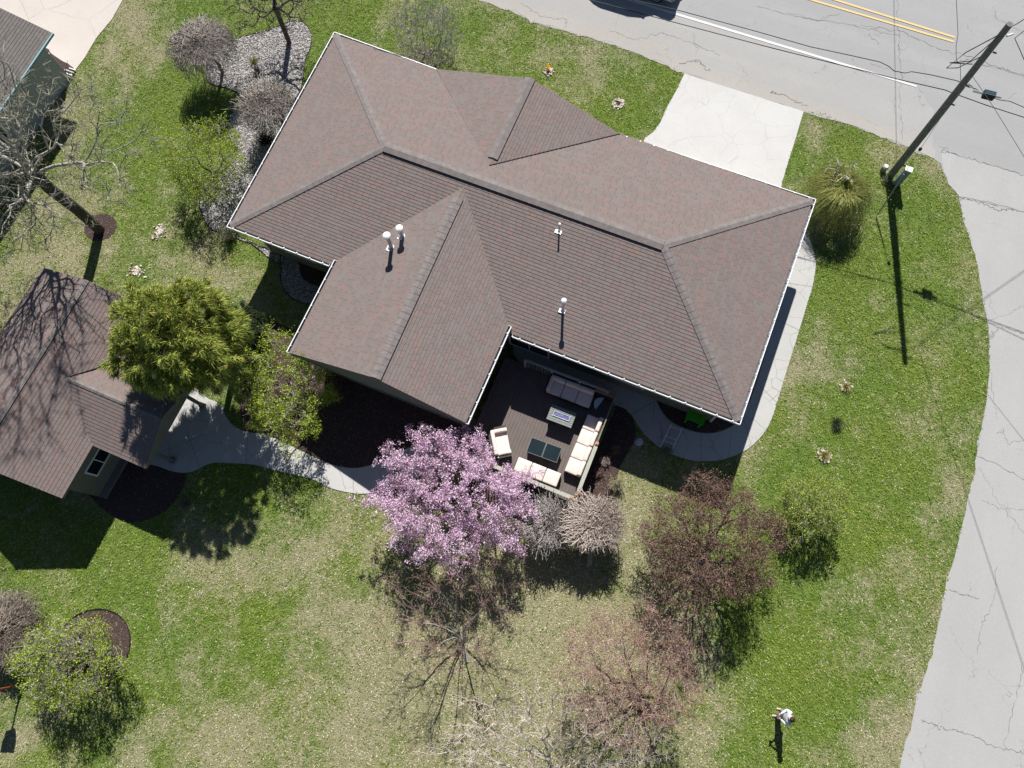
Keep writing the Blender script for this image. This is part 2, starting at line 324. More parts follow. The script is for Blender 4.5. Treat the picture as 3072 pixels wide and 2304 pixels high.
mbeds = {   # dark mulch beds
 'wing': smoothpoly(g([(735, 1010), (800, 960), (900, 1000), (1100, 1080), (1300, 1180), (1420, 1260), (1400, 1300), (1330, 1308), (1247, 1334), (1204, 1351), (1160, 1375), (1107, 1396), (1059, 1403), (1001, 1394), (953, 1375), (905, 1351), (832, 1317), (800, 1302), (738, 1293), (720, 1200)]), 3),
 'porch': smoothpoly(g([(240, 1420), (350, 1330), (470, 1396), (521, 1416), (560, 1420), (540, 1480), (500, 1530), (440, 1560), (380, 1565), (300, 1520)]), 3),
 'east': smoothpoly(g([(1400, 1380), (1560, 1420), (1720, 1490), (1850, 1215), (1880, 1235), (1905, 1275), (1900, 1330), (1860, 1400), (1840, 1480), (1790, 1530), (1700, 1560), (1560, 1560), (1420, 1500)]), 3),
 'wall': smoothpoly(g([(1935, 1150), (1970, 1203), (1985, 1230), (2009, 1259), (2048, 1281), (2089, 1295), (2137, 1298), (2181, 1283), (2200, 1270), (2210, 1240), (2000, 1150)]), 3),
 'circle': [Q2(278, 1950)+np.array([math.cos(a)*1.50, math.sin(a)*1.62])*(1+0.03*math.sin(3*a)) for a in np.linspace(0, 2*PI, 40, endpoint=False)],
 'tree': [Q2(302, 682)+np.array([math.cos(a)*0.78, math.sin(a)*0.72]) for a in np.linspace(0, 2*PI, 26, endpoint=False)],
 'corner': [Q2(20, 1870)+np.array([math.cos(a)*1.15, math.sin(a)*0.95]) for a in np.linspace(0, 2*PI, 26, endpoint=False)],
}
# lawn colour map: blobs of dry grass (+) and lush grass (-): u, v, radius px, weight
BLOBS = [(430, 60, 60, .9), (370, 70, 40, .8), (330, 150, 110, .5), (240, 330, 110, .6), (420, 180, 90, .5), (120, 800, 170, .6), (60, 640, 110, .7), (250, 720, 120, .45), (620, 770, 110, .7), (690, 830, 70, .7), (470, 740, 90, .3), (730, 900, 80, .3), (560, 860, 60, .2), (700, 690, 60, .4),
 (950, 1620, 160, .8), (1020, 1760, 190, .95), (800, 1720, 150, .6), (560, 1660, 130, .65), (850, 2020, 230, .55), (1050, 2150, 260, .7), (500, 2220, 220, .55), (700, 2250, 150, .6), (300, 1820, 80, .5), (1250, 1900, 200, .7), (1150, 2250, 150, .7), (1750, 1880, 200, 1.0), (1800, 2100, 260, 1.0), (1600, 2050, 220, 1.0), (1980, 1880, 110, .5), (1500, 2230, 240, .9), (1900, 1560, 80, .6), (1880, 1700, 70, .8), (1450, 1650, 130, .7), (1650, 1680, 80, .6), (600, 2060, 110, .3), (80, 2150, 110, .5), (40, 2050, 80, .3), (2060, 2200, 100, .5), (2150, 1950, 80, .5),
 (2880, 1480, 90, .7), (2850, 1600, 110, .7), (2790, 1800, 110, .8), (2730, 2000, 110, .8), (2680, 2150, 100, .8), (2640, 2270, 90, .8), (2910, 1250, 70, .6), (2890, 1000, 70, .4), (2860, 860, 60, .4), (2450, 1050, 60, .5), (2410, 850, 50, .6), (2460, 990, 60, .4), (2500, 1130, 60, .3), (2560, 1950, 100, .4), (2600, 1400, 90, .35), (2750, 1350, 90, .35), (2480, 1740, 80, .6), (2440, 2250, 60, .5), (2640, 470, 70, 1.0), (2700, 440, 50, .8), (2790, 520, 50, .8), (2450, 380, 50, .4),
 (1640, 165, 50, .6), (1900, 190, 60, .5), (1950, 330, 50, .5), (1870, 370, 40, .4), (1760, 290, 60, .3), (1400, 170, 60, .5), (1450, 250, 70, .3), (1710, 260, 50, .35), (880, 80, 80, .1), (2090, 1580, 80, .2),
 (1450, 60, 120, -.5), (1100, 60, 140, -.5), (560, 60, 90, -.5), (1850, 260, 90, -.2), (540, 330, 80, -.35), (380, 400, 100, -.1), (480, 560, 90, -.3), (600, 720, 60, -.2), (200, 1600, 130, -.4), (400, 1560, 100, -.3), (650, 1900, 170, -.4), (760, 1880, 110, -.5), (720, 1520, 130, -.4), (950, 1530, 70, -.5), (320, 2160, 120, -.2), (800, 1990, 70, -.3), (1150, 2050, 60, -.3), (2380, 1450, 100, -.3), (2350, 1750, 120, -.3), (2330, 1950, 110, -.5), (2500, 1850, 110, -.25), (2560, 1620, 100, -.3), (2650, 800, 110, -.3), (2460, 1300, 120, -.2), (2700, 1000, 120, -.1), (2600, 720, 90, -.2), (2300, 2200, 110, -.3), (2480, 2120, 110, -.2), (1850, 2280, 60, -.2), (100, 1700, 120, -.2)]
BX = np.array([[*Q2(b[0], b[1]), b[2]/62.0, b[3]] for b in BLOBS])
_ph = rng.uniform(0, 6.28, (24, 2)); _kk = rng.normal(0, 1, (24, 2)); _kk /= np.linalg.norm(_kk, axis=1)[:, None]
_fr = np.exp(rng.uniform(math.log(0.25), math.log(5.0), 24))
def dryness(X, Y):
    f = np.full(np.shape(X), 0.30)
    for x, y, r, wt in BX: f = f+wt*0.42*np.exp(-((X-x)**2+(Y-y)**2)/(r*r*0.9))
    nz = 0
    for i in range(24): nz = nz+np.sin(_kk[i, 0]*_fr[i]*X+_kk[i, 1]*_fr[i]*Y+_ph[i, 0]+1.3*np.sin(_kk[i, 1]*_fr[i]*.6*X-_kk[i, 0]*_fr[i]*.6*Y+_ph[i, 1]))*(1.15/_fr[i]**0.18)
    return np.clip(f+nz*0.055, 0, .9)
# lawn sheet
def axis(lo, hi, step, far):
    return np.concatenate([lo-np.array([far, far*.5, far*.2, far*.06]), np.arange(lo, hi+1e-6, step), hi+np.array([far*.06, far*.2, far*.5, far])])
ax = axis(-32, 30, 0.3, 260); ay = axis(-11, 34, 0.3, 260); GX, GY = np.meshgrid(ax, ay)
nx_, ny_ = len(ax), len(ay); V = np.stack([GX.ravel(), GY.ravel(), np.zeros(GX.size)], 1)
ii, jj = np.meshgrid(np.arange(nx_-1), np.arange(ny_-1)); i0 = (jj*nx_+ii).ravel()
dr = dryness(V[:, 0], V[:, 1]); dr[(V[:, 0] < -32.5) | (V[:, 0] > 30.5) | (V[:, 1] < -11.5) | (V[:, 1] > 34.5)] = .3
lm = N('lawn'); at = lm.n('Attribute'); at.attribute_name = 'Col'; sp = lm.n('SeparateColor'); lm.link(at.outputs['Color'], sp.inputs[0])
f1 = lm.noise(3.2, 4, .65); f2 = lm.noise(13, 3, .7); f3 = lm.noise(42, 2, .7)
fac = lm.math('ADD', sp.outputs[0], lm.math('MULTIPLY', lm.math('SUBTRACT', lm.math('ADD', f1, f2), 1.0), 1.5))
gr = lm.ramp(lm.math('ADD', lm.math('MULTIPLY', f1, .5), lm.math('MULTIPLY', f3, .5)), [(0.35, (0.052, 0.092, 0.010)), (0.5, (0.098, 0.158, 0.020)), (0.65, (0.18, 0.245, 0.042))])
tn = lm.ramp(f3, [(0.35, (0.15, 0.13, 0.07)), (0.5, (0.27, 0.24, 0.14)), (0.65, (0.40, 0.37, 0.25))])
lm.color(lm.mix(lm.ramp(fac, [(0.2, (0, 0, 0)), (0.85, (.9, .9, .9))]), gr, tn)); lm.bump(lm.math('ADD', f2, f3), 0.9, 0.03); lm.set(0.9, 0, 0.15)
lawn = np_mesh('lawn', V, np.stack([i0, i0+1, i0+1+nx_, i0+nx_], 1), lm.m, col=np.stack([dr, dr, dr], 1)); tag(lawn, 'spring lawn, green with dry straw coloured patches', 'lawn', kind='structure')
# pavements, 8 mm and more above the lawn sheet
tag(sheet('main_road', main_poly, 0.012, ASPH, jag=0.03, step=0.3), 'grey asphalt main road along the top of the view', 'road')
sh_in = [Q2(*p) for p in [(1400, -40), (1438, 2), (1520, 29), (1616, 72), (1737, 104), (1857, 140), (1954, 178), (2055, 222), (2410, 336), (2571, 381), (2716, 439), (2797, 475)]]
sh_poly = sh_in+[p+rn*d for p, d in zip(sh_in[::-1], (0.4, .5, .7, .8, .9, 1.1, 1.0, .9, .8, .8, .8, .8))]
_wl = [Q2(1300, -172), Q2(1872, -2), Q2(2021, 44), Q2(2320, 133), Q2(2600, 217), Q2(2749, 262)]
tag(sheet('road_margin', sh_in+[Q2(2800, 330)]+_wl[::-1], 0.0165, asphalt('asphalt_margin', (.352, .346, .336), .7), jag=0.03, step=.4), 'paler worn margin of the main road outside the white line', 'road margin')
tag(sheet('road_shoulder', sh_poly, 0.021, SHOULD, jag=0.07, step=0.35), 'dusty pale shoulder between lawn and main road', 'shoulder')
tag(sheet('side_road', side_poly, 0.014, ASPH2, jag=0.03, step=0.3), 'pale side road down the right hand edge', 'road')
pat = [Q2(*p) for p in [(2826, 452), (3072, 525), (3072, 636), (2960, 603), (2879, 590), (2846, 552), (2830, 516), (2822, 490)]]; pat[1] = pat[1]+rd*8; pat[2] = pat[2]+rd*8
tag(sheet('road_apron', pat, 0.020, ASPH2, jag=0.02, step=0.3), 'newer pale asphalt patch at the road junction', 'road patch')
tag(sheet('driveway', drive_poly, 0.03, CONC, skirt=0.05), 'bright concrete driveway running from the road under the eaves', 'driveway')
tag(sheet('neighbour_driveway', ndrive_poly, 0.03, CONCN, skirt=0.05), 'cream coloured old concrete driveway in the top left corner', 'driveway')
tag(sheet('path', epath_poly, 0.035, PATHC, skirt=0.05), 'curved stamped concrete path around the east end of the house', 'path')
p2 = sheet('path', spath_poly, 0.035, PATHC, skirt=0.05); tag(p2, 'winding stamped concrete path from deck to shed porch', 'path')
GRAV = N('gravel'); vv = GRAV.n('TexVoronoi'); vv.inputs['Scale'].default_value = 16; GRAV.link(GRAV.pos(), vv.inputs['Vector'])
sc = GRAV.n('SeparateColor'); GRAV.link(vv.outputs['Color'], sc.inputs[0])
GRAV.color(GRAV.ramp(sc.outputs[0], [(0, (0.10, 0.095, 0.09)), (.5, (0.25, 0.24, 0.235)), (1, (0.45, 0.43, 0.42))])); GRAV.bump(vv.outputs['Distance'], 1.0, 0.03); GRAV.set(.85)
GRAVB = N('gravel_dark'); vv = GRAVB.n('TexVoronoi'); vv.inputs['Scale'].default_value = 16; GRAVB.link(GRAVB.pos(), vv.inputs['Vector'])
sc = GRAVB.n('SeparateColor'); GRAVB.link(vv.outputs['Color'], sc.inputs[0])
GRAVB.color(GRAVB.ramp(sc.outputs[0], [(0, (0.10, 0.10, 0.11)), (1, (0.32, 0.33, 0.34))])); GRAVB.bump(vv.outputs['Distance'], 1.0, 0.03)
MUL = N('mulch'); q1 = MUL.noise(9, 4, .7); q2 = MUL.noise(38, 3, .7)
MUL.color(MUL.mix(.5, MUL.ramp(q1, [(.3, (0.04, 0.028, 0.025)), (.7, (0.11, 0.075, 0.066))]), MUL.ramp(q2, [(.35, (0.02, 0.014, 0.013)), (.65, (0.12, 0.085, 0.078))]))); MUL.bump(q2, 1, 0.03); MUL.set(.95, 0, .1)
tag(sheet('gravel_bed', gravel_poly, 0.022, GRAV.m, skirt=0.02), 'pale grey stone bed beside the west wall', 'gravel bed')
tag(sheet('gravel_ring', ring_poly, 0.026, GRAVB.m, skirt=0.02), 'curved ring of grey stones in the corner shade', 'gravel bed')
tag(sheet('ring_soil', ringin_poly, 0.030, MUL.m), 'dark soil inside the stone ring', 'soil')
for k, p in mbeds.items():
    lab = {'wing': 'dark mulch bed south of the house wing', 'porch': 'dark mulch bed in front of the shed window', 'east': 'mulch bed around the deck corner', 'wall': 'black mulch pocket between path and house wall', 'circle': 'round reddish mulch bed under a budding tree', 'tree': 'small round mulch ring at the big bare tree', 'corner': 'small mulch ring at the lower left edge'}[k]
    tag(sheet('mulch_bed', p, 0.018, MUL.m), lab, 'mulch bed')
def edging(P, r=0.018, z=0.04):
    m = MB(); P = [(*p[:2], z) for p in P]; m.tube(P+[P[0]], r, 5, caps=False); return m
tag(edging(gravel_poly).build('bed_edging', BLACK), 'thin black edging strip around the pale stone bed', 'edging')
tag(edging(ring_poly, 0.022).build('bed_edging', BLACK), 'thin black edging strip around the shaded stone ring', 'edging')
tag(edging(mbeds['circle'], 0.02).build('bed_edging', BLACK), 'thin edging strip around the round mulch bed', 'edging')
# lane markings
def ribbon(mb, pts, w, z, m=0):
    P = [np.array(p[:2], float) for p in pts]
    L = []; R = []
    for i in range(len(P)):
        d = P[min(i+1, len(P)-1)]-P[max(i-1, 0)]; d /= np.linalg.norm(d); n = np.array([-d[1], d[0]]); ww = w if np.isscalar(w) else w[i]
        L.append(P[i]+n*ww/2); R.append(P[i]-n*ww/2)
    for i in range(len(P)-1): mb.poly([(*R[i], z), (*R[i+1], z), (*L[i+1], z), (*L[i], z)], m)
road = bpy.data.objects['main_road']
for lab, (u0, v0), (u1, v1), wd in (('upper yellow centre line', (2503, 0), (2863, 113), 0.11), ('lower yellow centre line', (2431, 0), (2860, 126), 0.11)):
    a, b = Q2(u0, v0), Q2(u1, v1); m = MB(); ribbon(m, [a-(b-a)*8, b], wd, 0.031); m.build('centre_line', YELL, road)
a, b = Q2(2021, 41), Q2(2749, 260); m = MB(); ribbon(m, [a-(b-a)*4, b-(b-a)*.3, b], [0.17, 0.14, 0.11], 0.031); m.build('edge_line', WLINE, road)
def wander(P, jit=0.06, n=12):
    out = []
    for a, b in zip(P[:-1], P[1:]):
        for k in range(n): out.append(a+(b-a)*k/n+rng.normal(0, jit, 2)*(k > 0))
    return out+[P[-1]]
m = MB()
for L, wd in (([(2826, 451), (2850, 460), (2950, 487), (3072, 527), (3200, 560)], 0.03), ([(2879, 592), (2930, 605), (2990, 630), (3020, 628), (3072, 636), (3160, 660)], 0.025),
              ([(2272, 20), (2400, 50), (2560, 75), (2700, 110)], .02), ([(2560, 75), (2690, 90), (2800, 140), (2900, 170), (3072, 230)], .02), ([(2360, 40), (2450, 60), (2520, 40)], .015),
              ([(2690, 0), (2693, 60), (2700, 160), (2700, 300), (2705, 420)], .018), ([(1985, 100), (2080, 130), (2160, 170)], .015), ([(2080, 100), (2090, 160)], .015), ([(2040, 190), (2090, 180), (2130, 215)], .05), ([(2310, 280), (2350, 285), (2420, 320)], .05), ([(2610, 190), (2700, 215)], .012),
              ([(2980, 20), (2990, 60), (3072, 100)], .012), ([(1560, 10), (1620, 50), (1700, 60)], .02), ([(1830, 90), (1900, 120), (1990, 95)], .015), ([(2880, 180), (3000, 205), (3072, 230)], .02)):
    ribbon(m, wander([Q2(*p) for p in L], 0.055), [wd*rng.uniform(.35, 1.1) for _ in range(12*(len(L)-1)+1)], 0.0265)
m.build('road_crack', CRACK, road)
m = MB()
for L, wd in (([(2923, 1362), (3072, 1440)], .02), ([(2945, 1500), (3000, 1524), (3072, 1530)], .012), ([(2847, 1768), (2900, 1785), (2936, 1797)], .018), ([(2762, 2158), (2800, 2170), (2819, 2188)], .02), ([(2819, 2180), (2900, 2200), (3005, 2245), (3072, 2260)], .018), ([(2930, 1960), (2945, 1880), (2980, 1800), (2990, 1700)], .015), ([(3072, 1980), (3040, 2120), (3010, 2250)], .02), ([(2965, 1080), (2980, 1190), (2990, 1260)], .012), ([(2990, 1300), (3010, 1290), (3020, 1330), (3072, 1320)], .012), ([(2970, 970), (3072, 1000)], .02), ([(2968, 960), (3030, 940), (3072, 915)], .012), ([(2935, 1400), (2990, 1500), (3072, 1600)], .01)):
    ribbon(m, wander([Q2(*p) for p in L], 0.04), [wd*rng.uniform(.3, .9) for _ in range(12*(len(L)-1)+1)], 0.026)
m.build('road_crack', CRACK, bpy.data.objects['side_road'])
m = MB()
for L in ([(740, 1392), (744, 1300)], [(905, 1427), (925, 1362)], [(1060, 1479), (1062, 1404)], [(1180, 1466), (1165, 1376)], [(600, 1405), (560, 1290)], [(480, 1360), (620, 1300)]): ribbon(m, [Q2(*p) for p in L], 0.014, 0.0395)
m.build('path_joint', CRACK, p2)
m = MB()
for L in ([(1893, 1243), (1957, 1208)], [(2003, 1357), (2012, 1262)], [(2102, 1383), (2102, 1298)], [(2185, 1374), (2195, 1275)], [(2255, 1342), (2225, 1240)], [(2330, 1208), (2270, 1150)], [(2397, 991), (2330, 960)], [(2436, 861), (2360, 850)]): ribbon(m, [Q2(*p) for p in L], 0.014, 0.0395)
m.build('path_joint', CRACK, bpy.data.objects['path'])
# ------------------------------------------------------------ roofs
def shingle_plane(mb, pts, eave, row=0.145, lift=0.0125):
    """slice a convex sloping polygon into overlapping courses; eave = horizontal direction"""
    P = np.array(pts, float); u = np.array([eave[0], eave[1], 0.]); u /= np.linalg.norm(u)
    c = P.mean(0); _, _, vt = np.linalg.svd(P-c); n = vt[2]; n = n if n[2] > 0 else -n
    u -= n*np.dot(u, n); u /= np.linalg.norm(u); v = np.cross(n, u)
    if v[2] < 0: v = -v; u = -u
    uvp = np.stack([(P-c)@u, (P-c)@v], 1); v0 = uvp[:, 1].min(); v1 = uvp[:, 1].max()
    def clip(poly, lo, hi):
        for sgn, lim in ((1, lo), (-1, -hi)):
            out = []
            for i in range(len(poly)):
                a, b = poly[i], poly[(i+1) % len(poly)]; fa, fb = sgn*a[1]-lim, sgn*b[1]-lim
                if fa >= 0: out.append(a)
                if (fa >= 0) != (fb >= 0): t = fa/(fa-fb); out.append(a+(b-a)*t)
            poly = out
            if len(poly) < 3: return []
        return poly
    k = 0; y = v0
    while y < v1-1e-4:
        hi = min(y+row, v1); q = clip([p for p in uvp], y, hi)
        if len(q) >= 3:
            pts3 = [c+p[0]*u+p[1]*v+n*lift*(1-(p[1]-y)/row) for p in q]
            if np.cross(pts3[1]-pts3[0], pts3[2]-pts3[0])@n < 0: pts3 = pts3[::-1]; q = q[::-1]
            mb.poly(pts3, 0, [(p[0]+50, p[1]-v0+1e-3) for p in q])
            lows = [p for p in q if abs(p[1]-y) < 1e-5]
            if len(lows) >= 2:
                a = min(lows, key=lambda p: p[0]); b = max(lows, key=lambda p: p[0])
                A3, B3 = [c+p[0]*u+p[1]*v for p in (a, b)]
                mb.poly([A3, B3, B3+n*lift, A3+n*lift], 0, [(a[0]+50, y-v0-.02), (b[0]+50, y-v0-.02), (b[0]+50, y-v0-.02), (a[0]+50, y-v0-.02)])
        y += row; k += 1
def cap_strip(mb, a, b, nL, nR, wd, lift, drop, seg=0.28):
    """ridge or hip cap: two narrow overlapping leaves either side of the line a-b; nL,nR slope-down unit vectors"""
    a, b = np.array(a, float), np.array(b, float); d = b-a; L = np.linalg.norm(d); d /= L; n = max(1, int(L/seg)); up = np.array([0, 0, 1.0])
    for k in range(n):
        s0, s1 = a+d*L*k/n, a+d*L*(k+1)/n; l0 = lift+0.010; l1 = lift
        for nn in (nL, nR):
            p = [s0+up*l0, s1+up*l1, s1+up*l1+nn*wd, s0+up*l0+nn*wd]
            if np.cross(p[1]-p[0], p[2]-p[0])[2] < 0: p = p[::-1]
            mb.poly(p, 0)
            q = [s0+up*l0+nn*wd, s1+up*l1+nn*wd, s1+nn*wd+up*(l1-drop), s0+nn*wd+up*(l0-drop)]; mb.poly(q, 1 if drop > 0.04 else 0)  # raised ridges get black side faces, a painted shadow line under the cap edge
        mb.poly([s0+up*l0+nL*wd, s0+up*l0, s0+up*l0+nR*wd, s0+up*(l0-.02)], 0)
def down(plane_pts, line_dir):
    P = np.array(plane_pts, float); n = np.cross(P[1]-P[0], P[2]-P[0]); n /= np.linalg.norm(n); d = np.array(line_dir, float); d /= np.linalg.norm(d)
    v = np.cross(n, d); v /= np.linalg.norm(v); c = P.mean(0)-P[0]
    return v if np.dot(v, P.mean(0)-P[0]) > 0 else -v
ZE = 2.95
def inset(A, B_, Cc, D, t):
    """corner points moved inwards by t (order around)"""
    P = [A, B_, Cc, D]; out = []
    for i in range(4):
        p, a, b = P[i], P[i-1], P[(i+1) % 4]; da = (a-p)/np.linalg.norm(a-p); db = (b-p)/np.linalg.norm(b-p); out.append(p+(da+db)*t)
    return out
oA, oB, oC, oD = Q(1003, 96, ZE), Q(680, 680, ZE), Q(2220, 1274, ZE), Q(2448, 598, ZE)
A, B, CC, D = inset(oA, oB, oC, oD, 0.11)
ZR = 4.28
RL, RR = Q(1155, 441, ZR), Q(1990, 736, ZR)
house = empty('house', (*((A+CC)/2)[:2], 0), 'large single storey house with brown hip roof, white gutters and metal vents', 'house')
rf = MB()
du = CC-B; dv = A-B
shingle_plane(rf, [A, D, RR, RL], D-A); shingle_plane(rf, [B, CC, RR, RL], CC-B); shingle_plane(rf, [A, B, RL], B-A); shingle_plane(rf, [D, CC, RR], CC-D)
# north gable
zg = 4.02; J = Q(1468, 497, zg+0.03); J[2] = zg+.03
P_ = Q(1592, 235, zg); a1, a2 = Q(1309, 207, ZE+.01), Q(1860, 402, ZE+.01)
gd = P_-J
shingle_plane(rf, [a1, P_, J], gd); shingle_plane(rf, [a2, P_, J], gd)
# south wing
zw = 3.16; zwr = 4.17
w1, w2, w3, w4 = Q(1003, 780, zw), Q(860, 1055, zw), Q(1405, 1272, zw), Q(1534, 980, zw)
JW = Q(1390, 562, zwr); PW = Q(1127, 1135, zwr)
nW = (w3-w2)/np.linalg.norm(w3-w2)
w1i, w2i, w3i, w4i = w1+nW*.11, w2+nW*.11, w3-nW*.11, w4-nW*.11
# carry the wing's slopes up to the main slope (they run into it)
def on_main(s2, frac): return s2
shingle_plane(rf, [w1i, w2i, PW, JW], PW-JW); shingle_plane(rf, [w4i, w3i, PW, JW], PW-JW)
roof = rf.build('roof', ROOF, house)
cp = MB()
Ns, Ss, Ws, Es = [A, D, RR, RL], [B, CC, RR, RL], [A, B, RL], [D, CC, RR]
for a, b, p, q, wd, lf, dp in ((RL, RR, Ns, Ss, 0.24, 0.075, 0.07), (A, RL, Ns, Ws, 0.17, 0.03, 0.025), (B, RL, Ss, Ws, 0.17, 0.03, 0.025), (D, RR, Ns, Es, 0.17, 0.03, 0.025), (CC, RR, Ss, Es, 0.17, 0.03, 0.025)):
    dd = b-a; cap_strip(cp, a, b, down([a, b, *[x for x in p if not (np.allclose(x, a) or np.allclose(x, b))]], dd), down([a, b, *[x for x in q if not (np.allclose(x, a) or np.allclose(x, b))]], dd), wd, lf, dp)
cap_strip(cp, P_+(J-P_)*0, J+(P_-J)*.08, down([P_, J, a1], J-P_), down([P_, J, a2], J-P_), 0.22, 0.06, 0.055)
cap_strip(cp, PW, JW+(PW-JW)*.06, down([PW, JW, w2i], JW-PW), down([PW, JW, w3i], JW-PW), 0.22, 0.065, 0.06)
cp.build('ridge_cap', [CAP, BLACK], house)
# valley flashings
vm_ = MB()
for a, b in ((a2, J), ):
    vm_.tube([a+np.array([0, 0, .02]), b+np.array([0, 0, .02])], 0.022, 5)
vm_.build('valley_flashing', BLACK, house)
# soffit, fascia, walls
sf = MB(); zs = ZE-0.16
sf.poly([(*p[:2], zs) for p in (B, CC, D, A)]); sf.poly([(*p[:2], zs+.004) for p in (w2i, w3i, w4i+(B-A)/10*-1, w1i)])
for a, b, z in ((A, B, ZE), (B, CC, ZE), (CC, D, ZE), (D, A, ZE)):
    sf.poly([(*a[:2], zs), (*b[:2], zs), (*b[:2], z), (*a[:2], z)])
# gable triangles of the wing and north gable, just inside the rake
off = (w1-w2)/np.linalg.norm(w1-w2)*0.02
sf.poly([(*(w2i+off)[:2], zs), (*(w3i+off)[:2], zs), w3i+off-(0, 0, .01), PW+off-(0, 0, .03), w2i+off-(0, 0, .01)])
sf.poly([(*w1i[:2], zs), (*w2i[:2], zs), w2i, w1i]); sf.poly([(*w3i[:2], zs), (*w4i[:2], zs), w4i, w3i])
offn = (A-B)/np.linalg.norm(A-B)*-0.04
sf.poly([(*(a1+offn)[:2], zs), (*(a2+offn)[:2], zs), a2+offn-(0, 0, .03), P_+offn-(0, 0, .03), a1+offn-(0, 0, .03)])
sf.build('soffit', SOFFIT, house)
wl = MB(); Ai, Bi, Ci, Di = inset(oA, oB, oC, oD, 0.62); U = (Ci-Bi)/np.linalg.norm(Ci-Bi); Vh = (Ai-Bi)/np.linalg.norm(Ai-Bi)
for a, b in ((Ai, Bi), (Bi, Ci), (Ci, Di), (Di, Ai)): wl.poly([(*a[:2], 0), (*b[:2], 0), (*b[:2], zs-.005), (*a[:2], zs-.005)])
wwa, wwb = w2+nW*.6+Vh*.45, w3-nW*.6+Vh*.45; wtop = w1+nW*.6+Vh*.8; wtop2 = w4-nW*.6+Vh*.8
for a, b in ((wtop, wwa), (wwa, wwb), (wwb, wtop2)): wl.poly([(*a[:2], 0), (*b[:2], 0), (*b[:2], zs+.0), (*a[:2], zs+.0)])
wl.build('wall', SIDING, house)
def opening(parent, base, along, outn, wd, z0, z1, name='window', mul=1):
    """window or door standing 3 mm proud of a wall: base = bottom centre on the wall"""
    along = np.array(along, float); outn = np.array(outn, float); c = np.array([base[0], base[1], 0.]); f = MB()
    t = 0.07; o = c-along*wd/2+outn*0.003
    for off_, ww, za, zb in ((0, t, z0, z1), (wd-t, t, z0, z1)): f.box(o+along*off_+(0, 0, za), along*ww, outn*.05, (0, 0, zb-za))
    for za in (z0, z1-t): f.box(o+along*t+(0, 0, za), along*(wd-2*t), outn*.05, (0, 0, t))
    for k in range(1, mul): f.box(o+along*(wd*k/mul-.02)+(0, 0, z0+t), along*.04, outn*.045, (0, 0, z1-z0-2*t))
    fr = f.build(name, WHITEP, parent); gl = MB(); gl.box(o+along*t+(0, 0, z0+t), along*(wd-2*t), outn*.02, (0, 0, z1-z0-2*t)); gl.build('pane', GLASS, fr)
    return fr
Ud = U.copy(); Vd = Vh.copy()
L_ = np.linalg.norm(Ci-Bi)
opening(house, Bi+U*2.0, Ud, -Vd, 1.6, 0.9, 2.2, mul=2)
for s_ in (13.2, 17.5): opening(house, Bi+U*s_, Ud, -Vd, 1.9, 0.15 if s_ < 14 else 0.9, 2.3, mul=2)
for s_ in (3.0, 7.0): opening(house, Ai+(Bi-Ai)/np.linalg.norm(Bi-Ai)*s_, Vd, -Ud, 1.4, 0.9, 2.2, mul=2)
opening(house, Ci+(Di-Ci)/np.linalg.norm(Di-Ci)*5, Vd, Ud, 1.2, 0.9, 2.2, mul=2)
opening(house, (wwa+wwb)/2, nW, -Vd, 2.2, 0.7, 2.3, mul=3)
opening(house, Ai+(Di-Ai)*.2, Ud, Vd, 1.6, 0.9, 2.2, mul=2); opening(house, Ai+(Di-Ai)*.48, Ud, Vd, 1.0, 0.03, 2.15, name='door')
gd_ = MB(); gc = Ai+(Di-Ai)*.80
for k in range(4): gd_.box(np.array([*gc[:2], 0])-Ud*2.4+Vd*.003+(0, 0, .05+k*.55), Ud*4.8, Vd*(.04), (0, 0, .53))
gd_.build('garage_door', WHITEP, house)
# gutters
def gutter(parent, a, b, outv, z, hang=0.6):
    a = np.array([*a[:2], 0.]); b = np.array([*b[:2], 0.]); d = b-a; L = np.linalg.norm(d); d /= L; o = np.array([*outv[:2], 0.]); o /= np.linalg.norm(o)
    m = MB(); w_ = 0.125
    m.box(a+(0, 0, z-.12), d*L, -o*w_, (0, 0, .012), 1); m.box(a+(0, 0, z-.12), d*L, o*.012, (0, 0, .13), 0); m.box(a+(0, 0, z-.002), d*L, -o*.022, (0, 0, .014), 0)
    m.box(a-o*w_+(0, 0, z-.12), d*L, -o*.006, (0, 0, .10), 1)
    for q in (a-d*.012, b): m.box(q+(0, 0, z-.12), d*.012, -o*(w_-.002), (0, 0, .125), 0)
    n = max(2, int(L/hang))
    for k in range(n):
        q = a+d*(L*(k+.5)/n); m.box(q-o*(w_-.01)+(0, 0, z+.0125), d*.022, o*(w_-.01), (0, 0, .008), 1); m.box(q-o*.055-d*.016+(0, 0, z+.021), d*.055, o*.045, (0, 0, .012))
    return m.build('gutter', [GUT, GUTIN], parent)
wj = oB+(oC-oB)*((Q2(985, 800, ZE)-oB[:2])@(oC-oB)[:2]/((oC-oB)[:2]@(oC-oB)[:2])); wk = oB+(oC-oB)*((Q2(1536, 1010, ZE)-oB[:2])@(oC-oB)[:2]/((oC-oB)[:2]@(oC-oB)[:2]))
gutter(house, oA, oB, -U, ZE); gutter(house, oA, Q(1309, 207, ZE), Vh, ZE); gutter(house, Q(1860, 402, ZE), oD, Vh, ZE)
gutter(house, oC, oD, U, ZE); gutter(house, oB, wj, -Vh, ZE); gutter(house, wk, oC, -Vh, ZE)
gutter(house, w1, w2, -nW, zw); gutter(house, w4, w3, nW, zw)
# downspouts at corners
for p, o_ in ((Bi+U*.1, -Vd), (Ci-U*.1, -Vd), (Di-U*.1, Vd), (Ai+U*.1, Vd)):
    m = MB(); m.box(np.array([*p[:2], .15])+o_*.003, Ud*.08, o_*.06, (0, 0, 2.6)); m.build('downspout', GUT, house)
